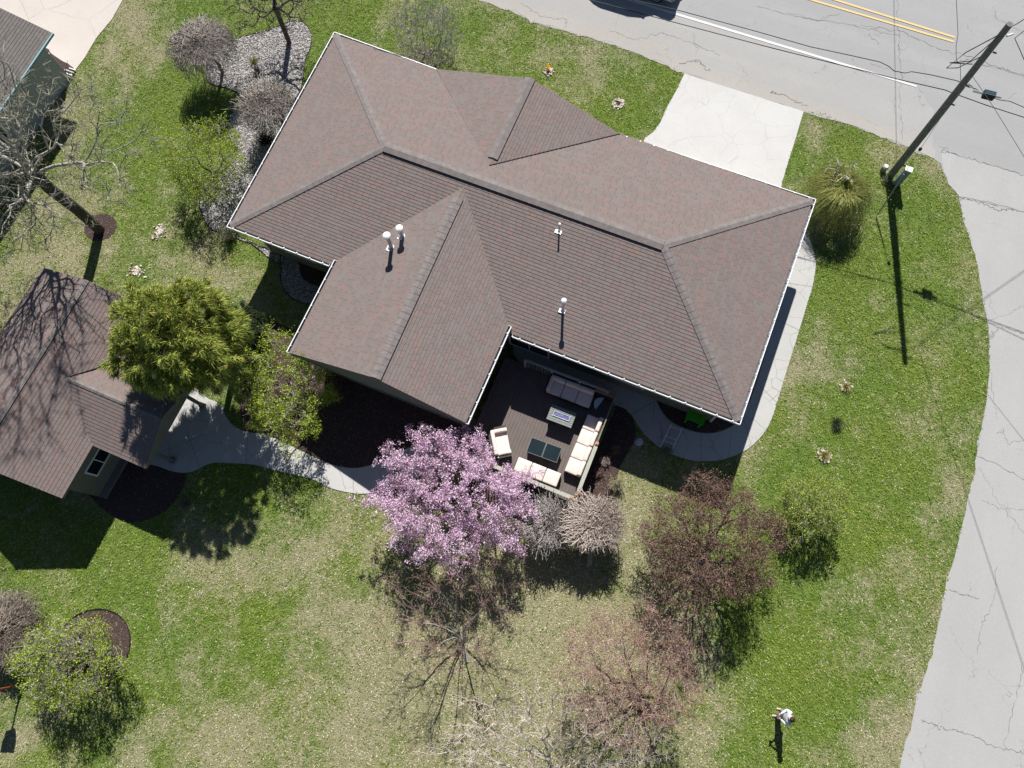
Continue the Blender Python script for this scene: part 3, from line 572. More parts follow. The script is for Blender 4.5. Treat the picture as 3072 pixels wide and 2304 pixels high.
# roof vents
def main_z(p):   # roof height of the slope under a point
    return p
def vent(upx, ztop, zb, r, rc, caph, coll=True, flash=(0.30, 0.30)):
    c = Q(*upx, ztop); c = np.array([c[0], c[1], 0.0]); m = MB(); m.tube([c+(0, 0, zb-.05), c+(0, 0, ztop-caph*.6)], r, 14)
    v = m.build('vent_pipe', STEEL, house, smooth=False); k = MB()
    k.lathe(c, [(rc*.8, ztop-caph), (rc, ztop-caph*.8), (rc, ztop-caph*.25), (rc*.72, ztop-.01), (rc*.3, ztop+.01)], 20); k.build('vent_cap', CAPM, v)
    f = MB(); f.lathe(c, [(r*2.0, zb-.05), (r*1.9, zb+.02), (r*1.25, zb+.07), (r*1.1, zb+.075)], 18)
    ang = math.radians(-23); f.cbox(c+(-.02, 0, zb-.045), flash[0], flash[1], .065, ang); f.build('flashing', STEEL, v)
def slopez(px, slope_pts):
    """height of the slope plane along the sight line"""
    P = np.array(slope_pts); n = np.cross(P[1]-P[0], P[2]-P[0]); o = np.array([0, 0, CAMH]); r = M @ np.array([(px[0]-1536)/FPX, -(px[1]-1152)/FPX, -1.0])
    t = ((P[0]-o)@n)/(r@n); return o+r*t
wW = [w1i, w2i, PW]
def vent_at(base_px, top_px, slope, r, rc, caph, **k):
    b = slopez(base_px, slope); best = min(np.arange(b[2]+.1, b[2]+1.6, .02), key=lambda z: abs(np.linalg.norm(Q(*top_px, z)[:2]-b[:2])))
    vent(top_px, best, b[2], r, rc, caph, **k)
vent_at((1174, 745), (1159, 704), wW, 0.085, 0.155, 0.16, flash=(.34, .34))
vent_at((1204, 712), (1197, 682), wW, 0.095, 0.150, 0.16, flash=(.30, .30))
vent_at((1675, 694), (1679, 671), [B, CC, RR], 0.035, 0.045, 0.05, flash=(.26, .22))
vent_at((1689, 932), (1692, 900), [B, CC, RR], 0.055, 0.105, 0.12, flash=(.26, .24))
# ------------------------------------------------------------ garden shed (T shaped)
SE = 2.55; pit = 0.39; so = Q(186, 1495, SE); sdv = np.array([math.cos(math.radians(67.9)), math.sin(math.radians(67.9)), 0]); snv = np.array([-sdv[1], sdv[0], 0])
def S(n, a, z): return np.array([so[0], so[1], 0])+snv*n+sdv*a+(0, 0, z)
shed = empty('garden_shed', S(3, 4, 0), 'T shaped brown roofed garden building with porch gable beside the golden conifer', 'shed')
rr = MB(); SR = SE+3.12*pit; z3 = SE+1.98*pit
shingle_plane(rr, [S(0, 0, SE), S(0, 8.15, SE), S(3.12, 8.15, SR), S(3.12, 0, SR)], sdv); shingle_plane(rr, [S(6.24, 0, SE), S(6.24, 8.15, SE), S(3.12, 8.15, SR), S(3.12, 0, SR)], sdv)
pj = (z3-SE)/pit
shingle_plane(rr, [S(-2.45, 2.27, SE), S(0.0, 2.27, SE), S(pj, 4.25, z3), S(-2.45, 4.25, z3)], snv); shingle_plane(rr, [S(-2.45, 6.23, SE), S(0, 6.23, SE), S(pj, 4.25, z3), S(-2.45, 4.25, z3)], snv)
rr.build('roof', ROOF2, shed); cp = MB()
cap_strip(cp, S(3.12, 0, SR), S(3.12, 8.15, SR), down([S(3.12, 0, SR), S(3.12, 8, SR), S(0, 0, SE)], sdv), down([S(3.12, 0, SR), S(3.12, 8, SR), S(6.2, 0, SE)], sdv), .11, .045, .045)
cp.build('ridge_cap', [CAP, BLACK], shed); cp = MB(); cap_strip(cp, S(-2.45, 4.25, z3), S(pj, 4.25, z3), down([S(-2.45, 4.25, z3), S(pj, 4.25, z3), S(0, 2.3, SE)], snv), down([S(-2.45, 4.25, z3), S(pj, 4.25, z3), S(0, 6.2, SE)], snv), .10, .025, .02)
cp.build('ridge_cap', [CAP, BLACK], shed)
m = MB(); m.tube([S(0.25, 6.2, SE+.13), S(pj, 4.25, z3+.02)], 0.018, 5); m.build('valley_flashing', BLACK, shed)
m = MB(); t_ = .14
for a, b in (((0, 0), (0, 2.27)), ((0, 6.23), (0, 8.15)), ((6.24, 8.15), (6.24, 0)), ((0, 2.27), (-2.45, 2.27)), ((-2.45, 6.23), (0, 6.23))): m.poly([S(*a, SE-t_), S(*b, SE-t_), S(*b, SE), S(*a, SE)])
for a in (0, 8.15): m.poly([S(0, a, SE-t_), S(6.24, a, SE-t_), S(6.24, a, SE), S(3.12, a, SR-.01), S(0, a, SE)])
m.poly([S(-2.45, 2.27, SE-t_), S(-2.45, 6.23, SE-t_), S(-2.45, 6.23, SE), S(-2.45, 4.25, z3-.01), S(-2.45, 2.27, SE)])
m.poly([S(0, 0, SE-t_), S(6.24, 0, SE-t_), S(6.24, 8.15, SE-t_), S(0, 8.15, SE-t_)]); m.poly([S(0.001, 2.27, SE-t_-.003), S(0.001, 6.23, SE-t_-.003), S(-2.45, 6.23, SE-t_-.003), S(-2.45, 2.27, SE-t_-.003)])
m.build('fascia', SOFFIT, shed)
m = MB()
for (n0, a0), (n1, a1_) in (((.15, .35), (.15, 7.8)), ((.15, 7.8), (5.9, 7.8)), ((5.9, 7.8), (5.9, .35)), ((5.9, .35), (.15, .35))): m.poly([S(n0, a0, 0), S(n1, a1_, 0), S(n1, a1_, SE-t_-.004), S(n0, a0, SE-t_-.004)])
m.build('wall', SIDING, shed)
m = MB(); m.box(S(.15, .37, .02), sdv*3.0, -snv*.28, (0, 0, .16)); m.build('foundation_ledge', SOFFIT, shed)
opening(shed, S(.15, 1.75, 0), sdv, -snv, 1.25, 1.05, 1.95, mul=2); opening(shed, S(.15, 4.25, 0), sdv, -snv, 1.0, .03, 2.05, name='door')
for px in ((610, 1218), (521, 1382)):
    b = Q(*px, 0); m = MB(); m.cbox((b[0], b[1], 0.035), .15, .15, SE-t_-.04, math.radians(67.9)); m.cbox((b[0], b[1], 0.036), .24, .24, .14, math.radians(67.9)); m.build('porch_post', speck('post_paint', (.14, .14, .12), .1, 6) if 'post_paint' not in MATS else MATS['post_paint'], shed)
# ------------------------------------------------------------ neighbour's house
nb = empty('neighbour_house', (*Q2(60, 300), 0), "neighbour's grey roofed house in the top left corner", 'house')
ZN = 2.9; n1, n2 = Q(155, 98, ZN), Q(85, 200, ZN); nd = (n2-n1)/np.linalg.norm(n2-n1); ne = np.array([nd[1], -nd[0], 0]); ne = ne if ne[0] < 0 else -ne
rr = MB(); e1, e2 = n1, n1+nd*14.0; t1, t2 = e1+ne*4.5+(0, 0, 1.3), e2+ne*4.5+(0, 0, 1.3); f1_, f2_ = e1+ne*9.0, e2+ne*9.0
shingle_plane(rr, [e1, e2, t2, t1], nd); shingle_plane(rr, [f1_, f2_, t2, t1], nd); rr.build('roof', ROOFG, nb)
m = MB(); m.box(e1+(0, 0, -.1), nd*14, -ne*.09, (0, 0, .1)); m.build('gutter', speck('gutter_blue', (.22, .33, .38), .1, 5), nb)
m = MB(); wc = Q(213, 235, 0); wn = wc+nd*13.2; wf_ = wc+ne*8.0; wt_ = ZN-.12
m.poly([(*wc[:2], 0), (*wn[:2], 0), (*wn[:2], wt_), (*wc[:2], wt_)]); m.poly([(*wf_[:2], 0), (*wc[:2], 0), (*wc[:2], wt_), (*(wc+ne*4.0)[:2], wt_+1.1), (*wf_[:2], wt_)]); m.build('wall', SIDB, nb)
m = MB(); m.poly([(*p[:2], wt_+.005) for p in (e1, e2, e2+ne*.9, e1+ne*.9)]); m.build('soffit', SOFFIT, nb)
opening(nb, wc+nd*5.0, nd, -ne, 1.3, 1.0, 2.1, mul=2)
for k in range(3):
    m = MB(); a = wc-nd*(.12+.17*k)-ne*.05; m.box((*a[:2], .05+.0*k), ne*(.75-.18*k), -nd*.045, (0, 0, .05)); m.build('step_edge', WHITEP, nb)
sl = [Q2(*p) for p in [(128, 140), (160, 165), (185, 180), (222, 205), (226, 222), (214, 240)]]
tag(sheet('mulch_bed', sl, 0.040, MUL.m, jag=.04, step=.2), "strip of dark litter along the neighbour's wall end", 'mulch bed')
# ------------------------------------------------------------ deck
DZ = 0.60; dk = empty('deck', (*Q2(1640, 1300), 0), 'raised brown board deck with pale railing in the corner of the house', 'deck')
DECKM = N('deck_board'); q1_ = DECKM.noise(3, 4); q2_ = DECKM.noise(45, 3)
DECKM.color(DECKM.mix(.5, DECKM.ramp(q1_, [(.3, (.105, .086, .079)), (.7, (.145, .118, .108))]), DECKM.ramp(q2_, [(.3, (.085, .07, .065)), (.7, (.165, .137, .126))]))); DECKM.set(.75)
RAILM = speck('rail_grey', (.36, .36, .30), .15, 20); RAILW = speck('rail_weathered', (.20, .165, .12), .3, 16); BAL = speck('baluster', (.20, .20, .17), .2, 10)
c_ne = Q(1853, 1181, DZ+.92); c_se = Q(1729, 1503, DZ+.92); c_nw = Q(1500, 1040, DZ+.92); c_ne[2] = c_se[2] = c_nw[2] = DZ
dU = (c_ne-c_nw)/np.linalg.norm(c_ne-c_nw); dV = (c_ne-c_se)/np.linalg.norm(c_ne-c_se); dU = np.array([dV[1], -dV[0], 0])
Wd = 5.1; Ld = np.linalg.norm(c_ne-c_se)
m = MB(); n = int(Wd/.145)
for k in range(n): m.box(c_se-dU*(.145*(k+1))+(0, 0, -.03), dU*.137, dV*Ld, (0, 0, .03))
m.build('deck_boards', DECKM.m, dk)
m = MB(); m.box(c_se-dU*Wd+(0, 0, -.26), dU*Wd, dV*Ld, (0, 0, .225)); m.build('deck_frame', BAL, dk)
for i in range(4):
    for j in range(3):
        m = MB(); p = c_se-dU*(.2+i*1.5)+dV*(.2+j*(Ld-.4)/2); m.cbox((p[0], p[1], 0), .12, .12, .34); m.build('deck_post', RAILM, dk)
def railing(a, b, z0, h, posts=2, mtop=RAILM, wtop=.155):
    d = (b-a); L = np.linalg.norm(d); d = d/L; nn = np.array([-d[1], d[0], 0]); t = MB(); t.box(np.array([*a[:2], z0+h-.04])-nn*wtop/2, d*L, nn*wtop, (0, 0, .04)); t.build('top_rail', mtop, dk)
    t = MB(); t.box(np.array([*a[:2], z0+.08])-nn*.02, d*L, nn*.04, (0, 0, .06)); n = int(L/.125)
    for k in range(n): q = a+d*(L*(k+.5)/n); t.box(np.array([*q[:2], z0+.14])-nn*.018-d*.018, d*.036, nn*.036, (0, 0, h-.18))
    t.build('balusters', BAL, dk)
    for k in range(posts):
        q = a+d*(.05+(L-.1)*k/(posts-1)); t = MB(); t.cbox((*q[:2], z0-.2), .1, .1, h+.155, math.atan2(d[1], d[0])); t.build('rail_post', RAILM, dk)
RH = .92
r_se, r_ne = c_se-dU*.06+dV*.06, c_ne-dU*.06-dV*.06; r_nw = r_ne-dU*4.1; r_sw = r_se-dU*5.0
mid = r_se+(r_ne-r_se)*.52
railing(r_se, mid, DZ, RH, 3); railing(mid, r_ne, DZ, RH, 2, mtop=RAILW, wtop=.05)
railing(r_sw, r_se, DZ, RH, 4); railing(r_nw+dU*.0, r_ne-dU*.3, DZ, RH, 4, mtop=RAILM, wtop=.09)
TERR = speck('terracotta', (.45, .25, .18), .2, 12)
for q in (r_se-dU*.18, r_se+dV*.2, mid):
    m = MB(); m.cbox((*q[:2], DZ+RH+.001), .13, .13, .05, math.atan2(dV[1], dV[0])); m.cbox((*q[:2], DZ+RH+.052), .07, .07, .02, 0); m.build('post_cap_light', TERR, dk)
for k in range(2):
    m = MB(); q = r_sw-dU*.1; m.box(c_se-dU*(Wd+.3*(k+1))+dV*.5+(0, 0, DZ-.2*(k+1)-.05-DZ+.0), dU*.29, dV*1.3, (0, 0, .05)); m.build('stair_tread', DECKM.m, dk)
# ------------------------------------------------------------ deck furniture
CUSH = N('cushion_cream'); cz = CUSH.noise(60, 3); cy = CUSH.noise(3, 3); CUSH.color(CUSH.mix(CUSH.math('MULTIPLY', cy, .5), (.66, .58, .53), (.58, .50, .45))); CUSH.bump(CUSH.math('ADD', cz, CUSH.math('MULTIPLY', cy, 4)), .3, .01); CUSH.set(.9)
WICK = speck('wicker_dark', (.055, .045, .042), .4, 40, .6, .8, .02)
def fr(p0, p1, z):      # local frame from two survey points on the long edge
    a, b = Q(*p0, z), Q(*p1, z); u = (b-a)/np.linalg.norm(b-a); return a, u, np.array([-u[1], u[0], 0]), np.linalg.norm(b-a)
def cushion(parent, o, u, v, L, Wd_, h, name='seat_cushion', puff=.02, mat=None):
    m = MB(); m.box(o, u*L, v*Wd_, (0, 0, h)); c = m.build(name, mat or CUSH.m, parent, smooth=True, weld=True)
    bm = bmesh.new(); bm.from_mesh(c.data); bmesh.ops.bevel(bm, geom=list(bm.edges), offset=min(.045, h*.35), segments=3, affect='EDGES', profile=.6)
    bmesh.ops.subdivide_edges(bm, edges=[e for e in bm.edges if e.calc_length() > .25], cuts=4, use_grid_fill=True)
    cc = Vector(o+u*L/2+v*Wd_/2); U_, V_ = Vector(u), Vector(v)
    for vt in bm.verts:
        d = vt.co-cc; a = min(1, abs(d.dot(U_))/(L/2)); b = min(1, abs(d.dot(V_))/(Wd_/2))
        if vt.co.z > o[2]+h*.7: vt.co.z += puff*(1-a*a)*(1-b*b)+random.uniform(-.003, .003)
    bm.to_mesh(c.data); bm.free(); c.data.polygons.foreach_set('use_smooth', [True]*len(c.data.polygons)); return c
def sofa(label, p_front0, p_front1, n, depth, back, endarm=(0, 0), cush_h=.14, zseat=.42, backc=True, name='sofa', flip=1, cat='sofa'):
    """front edge from p_front0 to p_front1 (survey px at cushion top); back lies to the flip side"""
    zt = DZ+zseat; a, u, v, L = fr(p_front0, p_front1, zt); v = v*flip; s = empty(name, (*a[:2], DZ), label, cat, 'cream cushioned seating on the deck'); sw = (L-.0)/n
    f = MB(); f.box(np.array([*a[:2], DZ+.02]), u*L, v*(depth+.10), (0, 0, zseat-cush_h-.02)); 
    if back: f.box(np.array([*a[:2], DZ+zseat-cush_h])+v*(depth+.01), u*L, v*.09, (0, 0, back-(zseat-cush_h)))
    for e, sd_ in zip(endarm, (0, 1)):
        if e: f.box(np.array([*a[:2], DZ+.02])+u*(L if sd_ else -.09), u*.09, v*(depth+.10), (0, 0, .58))
    f.build('frame', WICK, s)
    for k in range(n): cushion(s, np.array([*a[:2], DZ+zseat-cush_h+.002])+u*(sw*k+.008), u, v, sw-.016, depth-(.0 if not backc else .17), cush_h)
    if backc:
        for k in range(n): cushion(s, np.array([*a[:2], DZ+zseat-cush_h+.01])+u*(sw*k+.012)+v*(depth-.18)+u*random.uniform(-.02, .02), u, v, sw-.024, .18, .46, 'back_cushion', .03)
    return s, a, u, v, L
sA = sofa('shaded three seat sofa with taupe looking cushions along the inner railing', (1768, 1224), (1637, 1174), 3, .72, .70, (0, 1), flip=-1)
cushion(sA[0], np.array([*sA[1][:2], DZ+.43])+sA[2]*(sA[4]-.16)+sA[3]*.03, sA[2], sA[3], .16, .6, .26, 'bolster', .02)
sB = sofa('longest sunlit sofa, four cream seats, against the right hand railing', (1693, 1413), (1764, 1241), 4, .70, .66, (0, 0), flip=-1)
sC = sofa('sunlit backless cream bench sofa by the lower railing, partly under blossom', (1685, 1421), (1540, 1362), 3, .52, 0, (0, 0), backc=False, flip=1) if False else None
a = Q(1572, 1376, DZ+.42); b = Q(1685, 1421, DZ+.42)
sC = sofa('sunlit backless cream bench sofa by the lower railing, partly under blossom', (1556, 1370), (1685, 1421), 3, .60, .30, (0, 0), backc=False, flip=-1)
# wide armchair with bolsters, facing the fire table
zt = DZ+.42; a, u, v, L = fr((1534, 1362), (1516, 1272), zt); L = 1.12
arm = empty('armchair', (*a[:2], DZ), 'cream wide armchair with two roll bolsters at the left edge of the deck', 'armchair', 'cream cushioned seating on the deck'); v = v if v[0] < 0 else -v
f = MB(); f.box(np.array([*a[:2], DZ+.02]), u*L, v*.78, (0, 0, .26)); f.box(np.array([*a[:2], DZ+.28])+v*.70, u*L, v*.08, (0, 0, .42))
for o_ in (-.1, L): f.box(np.array([*a[:2], DZ+.02])+u*o_, u*.1, v*.78, (0, 0, .52))
f.build('frame', WICK, arm)
cushion(arm, np.array([*a[:2], DZ+.282])+u*.01, u, v, L-.02, .56, .15); cushion(arm, np.array([*a[:2], DZ+.285])+u*.03+v*.52, u, v, L-.06, .17, .44, 'back_cushion', .03)
for o_ in (.0, L-.17): cushion(arm, np.array([*a[:2], DZ+.435])+u*o_-v*.02, u, v, .17, .56, .16, 'bolster', .03)
# fire table
zt = DZ+.60; p0, p1, p3 = Q(1639, 1256, zt), Q(1713, 1284, zt), Q(1655, 1209, zt); u = (p1-p0)/np.linalg.norm(p1-p0); v = np.array([-u[1], u[0], 0]); L = np.linalg.norm(p1-p0); W_ = .68
ft = empty('fire_table', (*(p0+u*L/2+v*W_/2)[:2], DZ), 'grey slatted fire pit table filled with blue glass beads', 'fire table'); TEAL = speck('slat_grey', (.19, .215, .20), .15, 12, .6)
m = MB(); ns = 7
for k in range(ns):
    y0 = W_*k/ns
    if 2 <= k <= 4: m.box(p0+v*y0+(0, 0, -.04), u*L*.14, v*(W_/ns-.012), (0, 0, .04)); m.box(p0+u*L*.86+v*y0+(0, 0, -.04), u*L*.14, v*(W_/ns-.012), (0, 0, .04))
    else: m.box(p0+v*y0+(0, 0, -.04), u*L, v*(W_/ns-.012), (0, 0, .04))
m.build('table_top', TEAL, ft); m = MB(); m.box(np.array([*p0[:2], DZ])+u*.06+v*.06, u*(L-.12), v*(W_-.12), (0, 0, .54)); m.build('table_base', WICK, ft)
bp = p0+u*L*.16+v*W_*.33; m = MB(); bw, bh = L*.68, W_*.34
for o_, e1_, e2_ in ((0, bw, .025), (bh-.025, bw, .025)): m.box(bp+v*o_+(0, 0, -.03), u*e1_, v*e2_, (0, 0, .05))
for o_ in (0, bw-.025): m.box(bp+u*o_+v*.026+(0, 0, -.03), u*.025, v*(bh-.052), (0, 0, .05))
m.build('burner_rim', STEEL, ft)
def stones(name, pts, rad, mat, parent=None, flat=.6, jit=.35):
    """low faceted stones"""
    base = np.array([(1, 0, 0), (0, 1, 0), (-1, 0, 0), (0, -1, 0), (.6, .6, .7), (-.6, .6, .7), (-.6, -.6, .7), (.6, -.6, .7)], float)
    base = np.array([(math.cos(t), math.sin(t), -.3) for t in np.linspace(0, 2*PI, 6, endpoint=False)]+[(.6*math.cos(t+.5), .6*math.sin(t+.5), .75) for t in np.linspace(0, 2*PI, 6, endpoint=False)])
    fq = np.array([(i, (i+1) % 6, 6+(i+1) % 6, 6+i) for i in range(6)]); ft_ = np.array([(6, 7, 8), (6, 8, 9), (6, 9, 10), (6, 10, 11)]); n = len(pts); pts = np.asarray(pts); rad = np.broadcast_to(rad, (n,))
    sc_ = rad[:, None, None]*(1+rng.uniform(-jit, jit, (n, 12, 3))); th = rng.uniform(0, 6.28, n); st = rng.uniform(.65, 1.3, (n, 1)); Bv = np.broadcast_to(base, (n, 12, 3))*sc_; Bv = Bv.copy(); Bv[:, :, 0] *= st; Bv[:, :, 2] *= flat
    x = Bv[:, :, 0]*np.cos(th)[:, None]-Bv[:, :, 1]*np.sin(th)[:, None]; y = Bv[:, :, 0]*np.sin(th)[:, None]+Bv[:, :, 1]*np.cos(th)[:, None]
    V = np.stack([x, y, Bv[:, :, 2]], 2)+pts[:, None, :]; off_ = (np.arange(n)*12)[:, None, None]
    return np_mesh(name, V.reshape(-1, 3), [(fq[None]+off_).reshape(-1, 4), (ft_[None]+off_).reshape(-1, 3)], mat, parent)
L_GLS = island('glass_bead', [(.04, .04, .22), (.10, .10, .42), (.28, .27, .60), (.05, .05, .12), (.50, .36, .46)], .35, spec=.3)
pp = np.array([bp+u*(.03+rng.uniform()*(bw-.06))+v*(.03+rng.uniform()*(bh-.06))+(0, 0, -.005) for _ in range(420)]); o_ = stones('glass_beads', pp, .017, L_GLS, ft); o_['kind'] = 'stuff'
for s1, s2 in ((0, 0), (1, 1)): m = MB(); m.lathe(bp+u*bw*s1+v*bh*s2, [(.02, 0), (.02, .03), (.008, .04)], 8); m.build('glass_guard_clip', CAPM, ft)
# two black glass coffee tables
zt = DZ+.42; p0, p1, p3 = Q(1579, 1355, zt), Q(1669, 1388, zt), Q(1594, 1311, zt); u = (p1-p0)/np.linalg.norm(p1-p0); v = np.array([-u[1], u[0], 0]); L = np.linalg.norm(p1-p0)/2; W_ = np.linalg.norm(p3-p0)
TGL = speck('table_glass', (.012, .022, .028), .1, 3, .25, 0, spec=.25)
for k, lab in enumerate(('black glass topped coffee table nearer the armchair', 'black glass topped coffee table nearer the long sofa')):
    o = p0+u*(L+.015)*k; t = empty('coffee_table', (*(o+u*L/2+v*W_/2)[:2], DZ), lab, 'coffee table', 'pair of black glass coffee tables')
    m = MB(); m.box(o+u*.015+v*.015+(0, 0, -.012), u*(L-.03), v*(W_-.03), (0, 0, .014)); m.build('glass_top', TGL, t)
    m = MB()
    for o2, a_, b_ in ((o, u*L, v*.014), (o+v*(W_-.014), u*L, v*.014), (o+v*.0145, u*.014, v*(W_-.029)), (o+u*(L-.014)+v*.0145, u*.014, v*(W_-.029))): m.box(o2+(0, 0, -.05), a_, b_, (0, 0, .05))
    m.build('frame', speck('alu_dark', (.20, .22, .20), .1, 5, .4) if 'alu_dark' not in MATS else MATS['alu_dark'], t)
    m = MB(); m.box(np.array([*o[:2], DZ+.02])+u*.03+v*.03, u*(L-.06), v*(W_-.06), (0, 0, .34)); m.build('wicker_base', WICK, t)
# half round side table, storage bench in the far corner
zt = DZ+.5; ctr = Q(1803, 1213, zt); m = MB(); th = math.atan2(dV[1], dV[0])-.25
arc = [ctr+np.array([math.cos(th+a), math.sin(th+a), 0])*.30 for a in np.linspace(.15, PI-.15, 14)]
m.poly(arc); m.poly([p-(0, 0, .03) for p in arc[::-1]])
for i in range(len(arc)): a, b = arc[i], arc[(i+1) % len(arc)]; m.poly([a-(0, 0, .03), b-(0, 0, .03), b, a])
t = empty('side_table', (*ctr[:2], DZ), 'pale half round side table between the two sofas in the shade', 'side table'); m.build('table_top', speck('pale_top', (.40, .45, .48), .1, 6, .4), t)
m = MB(); cc = sum(arc)/len(arc); m.tube([(*cc[:2], DZ), (*cc[:2], zt-.03)], .03, 8); m.lathe((*cc[:2], DZ), [(.16, 0), (.16, .02), (.03, .03)], 14); m.build('pedestal', WICK, t)
zt = DZ+.80; p0, p1 = Q(1785, 1171, zt), Q(1843, 1196, zt); u = (p1-p0)/np.linalg.norm(p1-p0); v = np.array([-u[1], u[0], 0]); L = np.linalg.norm(p1-p0)
t = empty('storage_bench', (*(p0+u*L/2)[:2], DZ), 'brown storage bench with two panel lid in the far deck corner', 'bench'); BRN = speck('brown_vinyl', (.30, .17, .13), .15, 8, .6)
for k in range(2): m = MB(); m.box(p0+u*(L/2*k)+(0, 0, -.06), u*(L/2-.01), v*.34, (0, 0, .06)); m.build('lid', BRN, t, bevel=.01)
m = MB(); m.box(np.array([*p0[:2], DZ])+u*.02+v*.02, u*(L-.05), v*.30, (0, 0, .73)); m.build('bench_box', WICK, t)
# green garden chair, ladder, white rock
GRN = speck('green_plastic', (.05, .40, .02), .1, 5, .4); zt = .5; p0, p1 = Q(2058, 1258, zt), Q(2103, 1276, zt); u = (p1-p0)/np.linalg.norm(p1-p0); v = np.array([-u[1], u[0], 0]); L = .66
t = empty('garden_chair', (*(p0+u*.3+v*.3)[:2], 0), 'bright green slatted garden chair half under the eave', 'chair')
m = MB()
for k in range(4): m.box(p0+v*(.03+.13*k)+(0, 0, -.03), u*L, v*.12, (0, 0, .03))
m.build('seat', GRN, t); m = MB()
for k in range(5): m.box(p0+u*(.02+k*.128)+v*.56+(0, 0, -.03), u*.115, v*.03+np.array([0, 0, 0]), v*.12+np.array([0, 0, .55]))
m.build('backrest', GRN, t)
for a, b in ((.0, -.02), (.0, .5), (L-.06, -.02), (L-.06, .5)): m = MB(); q = p0+u*a+v*b; m.box((*q[:2], .01), u*.06, v*.06, (0, 0, .46 if b > 0 else .52)); m.build('leg', GRN, t)
for a in (-.06, L-.02): m = MB(); m.box(p0+u*a-v*.05+(0, 0, .20), u*.08, v*.6, (0, 0, .025)); m.build('armrest', GRN, t)
ALU = speck('ladder_alu', (.72, .76, .76), .05, 8, .5, 0); m = MB(); lt = empty('garden_ladder', (*Q2(1998, 1345), 0), 'short metal ladder lying across the shaded path', 'ladder')
e0, e1_, e2_, e3 = Q(1982, 1340, .07), Q(2014, 1352, .07), Q(2014, 1272, .12), Q(2047, 1284, .12)
for a, b in ((e0, e2_), (e1_, e3)): m = MB(); m.tube([a, b], .022, 6); m.build('rail', ALU, lt)
for k in (.02, .27, .48, .9): m = MB(); m.tube([e0+(e2_-e0)*k+(e1_-e0)*-.12, e0+(e2_-e0)*k+(e1_-e0)*1.12], .018, 6); m.build('rung', ALU, lt)
tag(stones('rock', [Q(1917, 1326, .06)], .19, speck('rock_pale', (.48, .50, .55), .1, 6), flat=.5, jit=.15), 'single pale rock lying in the mulch left of the path', 'rock')
# ------------------------------------------------------------ utility pole, cables, boxes
POLE = speck('pole_wood', (.15, .15, .138), .35, 9, .85, .5, .01); CABLE = speck('cable_black', (.012, .012, .013), .2, 6, .6, 0); CABG = speck('cable_grey', (.12, .12, .12), .2, 6, .6, 0)
pb = Q(2665, 535, 0); ptop = Q(3030, 72, 9.3); po = empty('utility_pole', pb, 'tall dark wooden utility pole leaning out over the road', 'utility pole')
lean = ptop-pb
def PP(z): return pb+lean*(z/9.3)
m = MB(); m.tube([PP(z) for z in (-.1, 2, 4, 6, 8, 9.3)], [.165, .155, .145, .135, .125, .115], 14); m.build('pole_shaft', POLE, po)
m = MB()
for z in (1.2, 5.3, 6.35, 8.1): m = MB(); m.tube([PP(z)+(.1, -.1, 0), PP(z)+(.22, -.16, 0)], .03, 6); m.build('pole_bolt', BLACK, po)
m = MB(); m.tube([PP(8.9)+(.1, -.15, 0), PP(8.9)+(.3, -.1, .05)], .035, 8); m.build('bracket', STEEL, po); m = MB(); m.tube([PP(6.35)+(.12, -.12, 0), PP(6.35)+(.42, -.22, 0)], .025, 8); m.build('bracket', STEEL, po)
m = MB(); m.tube([PP(8.8)+(-.1, 0, 0), PP(8.3)+(-.95, -.2, -.1), PP(7.6)+(-1.35, -.35, 0), PP(7.55)+(-.9, -.3, .0), PP(7.8)+(-.1, 0, 0)], .02, 6)
m.tube([PP(8.6)+(-.1, 0, 0), PP(8.1)+(-.8, -.5, 0), PP(7.7)+(-1.25, -.2, 0), PP(7.5)+(-.3, -.1, 0)], .018, 6); m.build('drop_loop', CABLE, po)
m = MB()
for zz, rr_ in ((2.0, .02), (3.2, .018)): m.tube([PP(.1)+(.17, -.02, 0), PP(zz+3)+(.16, -.03, 0)], rr_, 6)
m.build('conduit', speck('conduit_grey', (.25, .27, .26), .1, 4), po)
def cable(name, label, pxs, z, r, mat, extend=(0, 0), sag=0.0):
    P = [Q(p[0], p[1], z if np.isscalar(z) else z[i]) for i, p in enumerate(pxs)]
    if extend[0]: P = [P[0]+(P[0]-P[1])/np.linalg.norm(P[0]-P[1])*extend[0]]+P
    if extend[1]: P = P+[P[-1]+(P[-1]-P[-2])/np.linalg.norm(P[-1]-P[-2])*extend[1]]
    m = MB(); m.tube(P, r, 6); o = m.build(name, mat); return tag(o, label, 'cable', 'overhead cables at the utility pole')
cable('overhead_cable', 'straight black cable crossing the white edge line to the pole', [(1771, 0), (1997, 60), (2320, 145), (2691, 237), (2835, 270), (2855, 278), (2960, 316), (3072, 352)], 5.7, .017, CABLE, (12, 20))
cable('overhead_cable', 'wavy black cable just above the straight one', [(1900, 0), (2040, 32), (2272, 95), (2430, 140), (2560, 168), (2640, 186), (2668, 200), (2682, 213), (2715, 219), (2735, 215), (2790, 224), (2870, 242), (2900, 254), (2925, 268)], 6.0, .016, CABLE, (12, 0))
cable('overhead_cable', 'cable with the black splice case right of the pole', [(2905, 252), (2940, 275), (2952, 282), (2998, 300), (3030, 304), (3072, 322)], 5.9, .014, CABLE, (0, 20))
cable('overhead_cable', 'kinked thin cable dropping from the top edge to the pole', [(2869, 0), (2874, 105), (2868, 140), (2869, 182), (2881, 192), (2882, 245)], 6.2, .012, CABLE, (20, 0))
cable('overhead_cable', 'thin grey line running down right from the pole', [(2915, 225), (2980, 320), (3072, 470)], [6.4, 6.2, 5.9], .010, CABG, (0, 15))
cable('overhead_cable', 'upper cable leaving the pole top to the right', [(3022, 84), (3045, 75), (3072, 58)], 8.9, .016, CABLE, (0, 20))
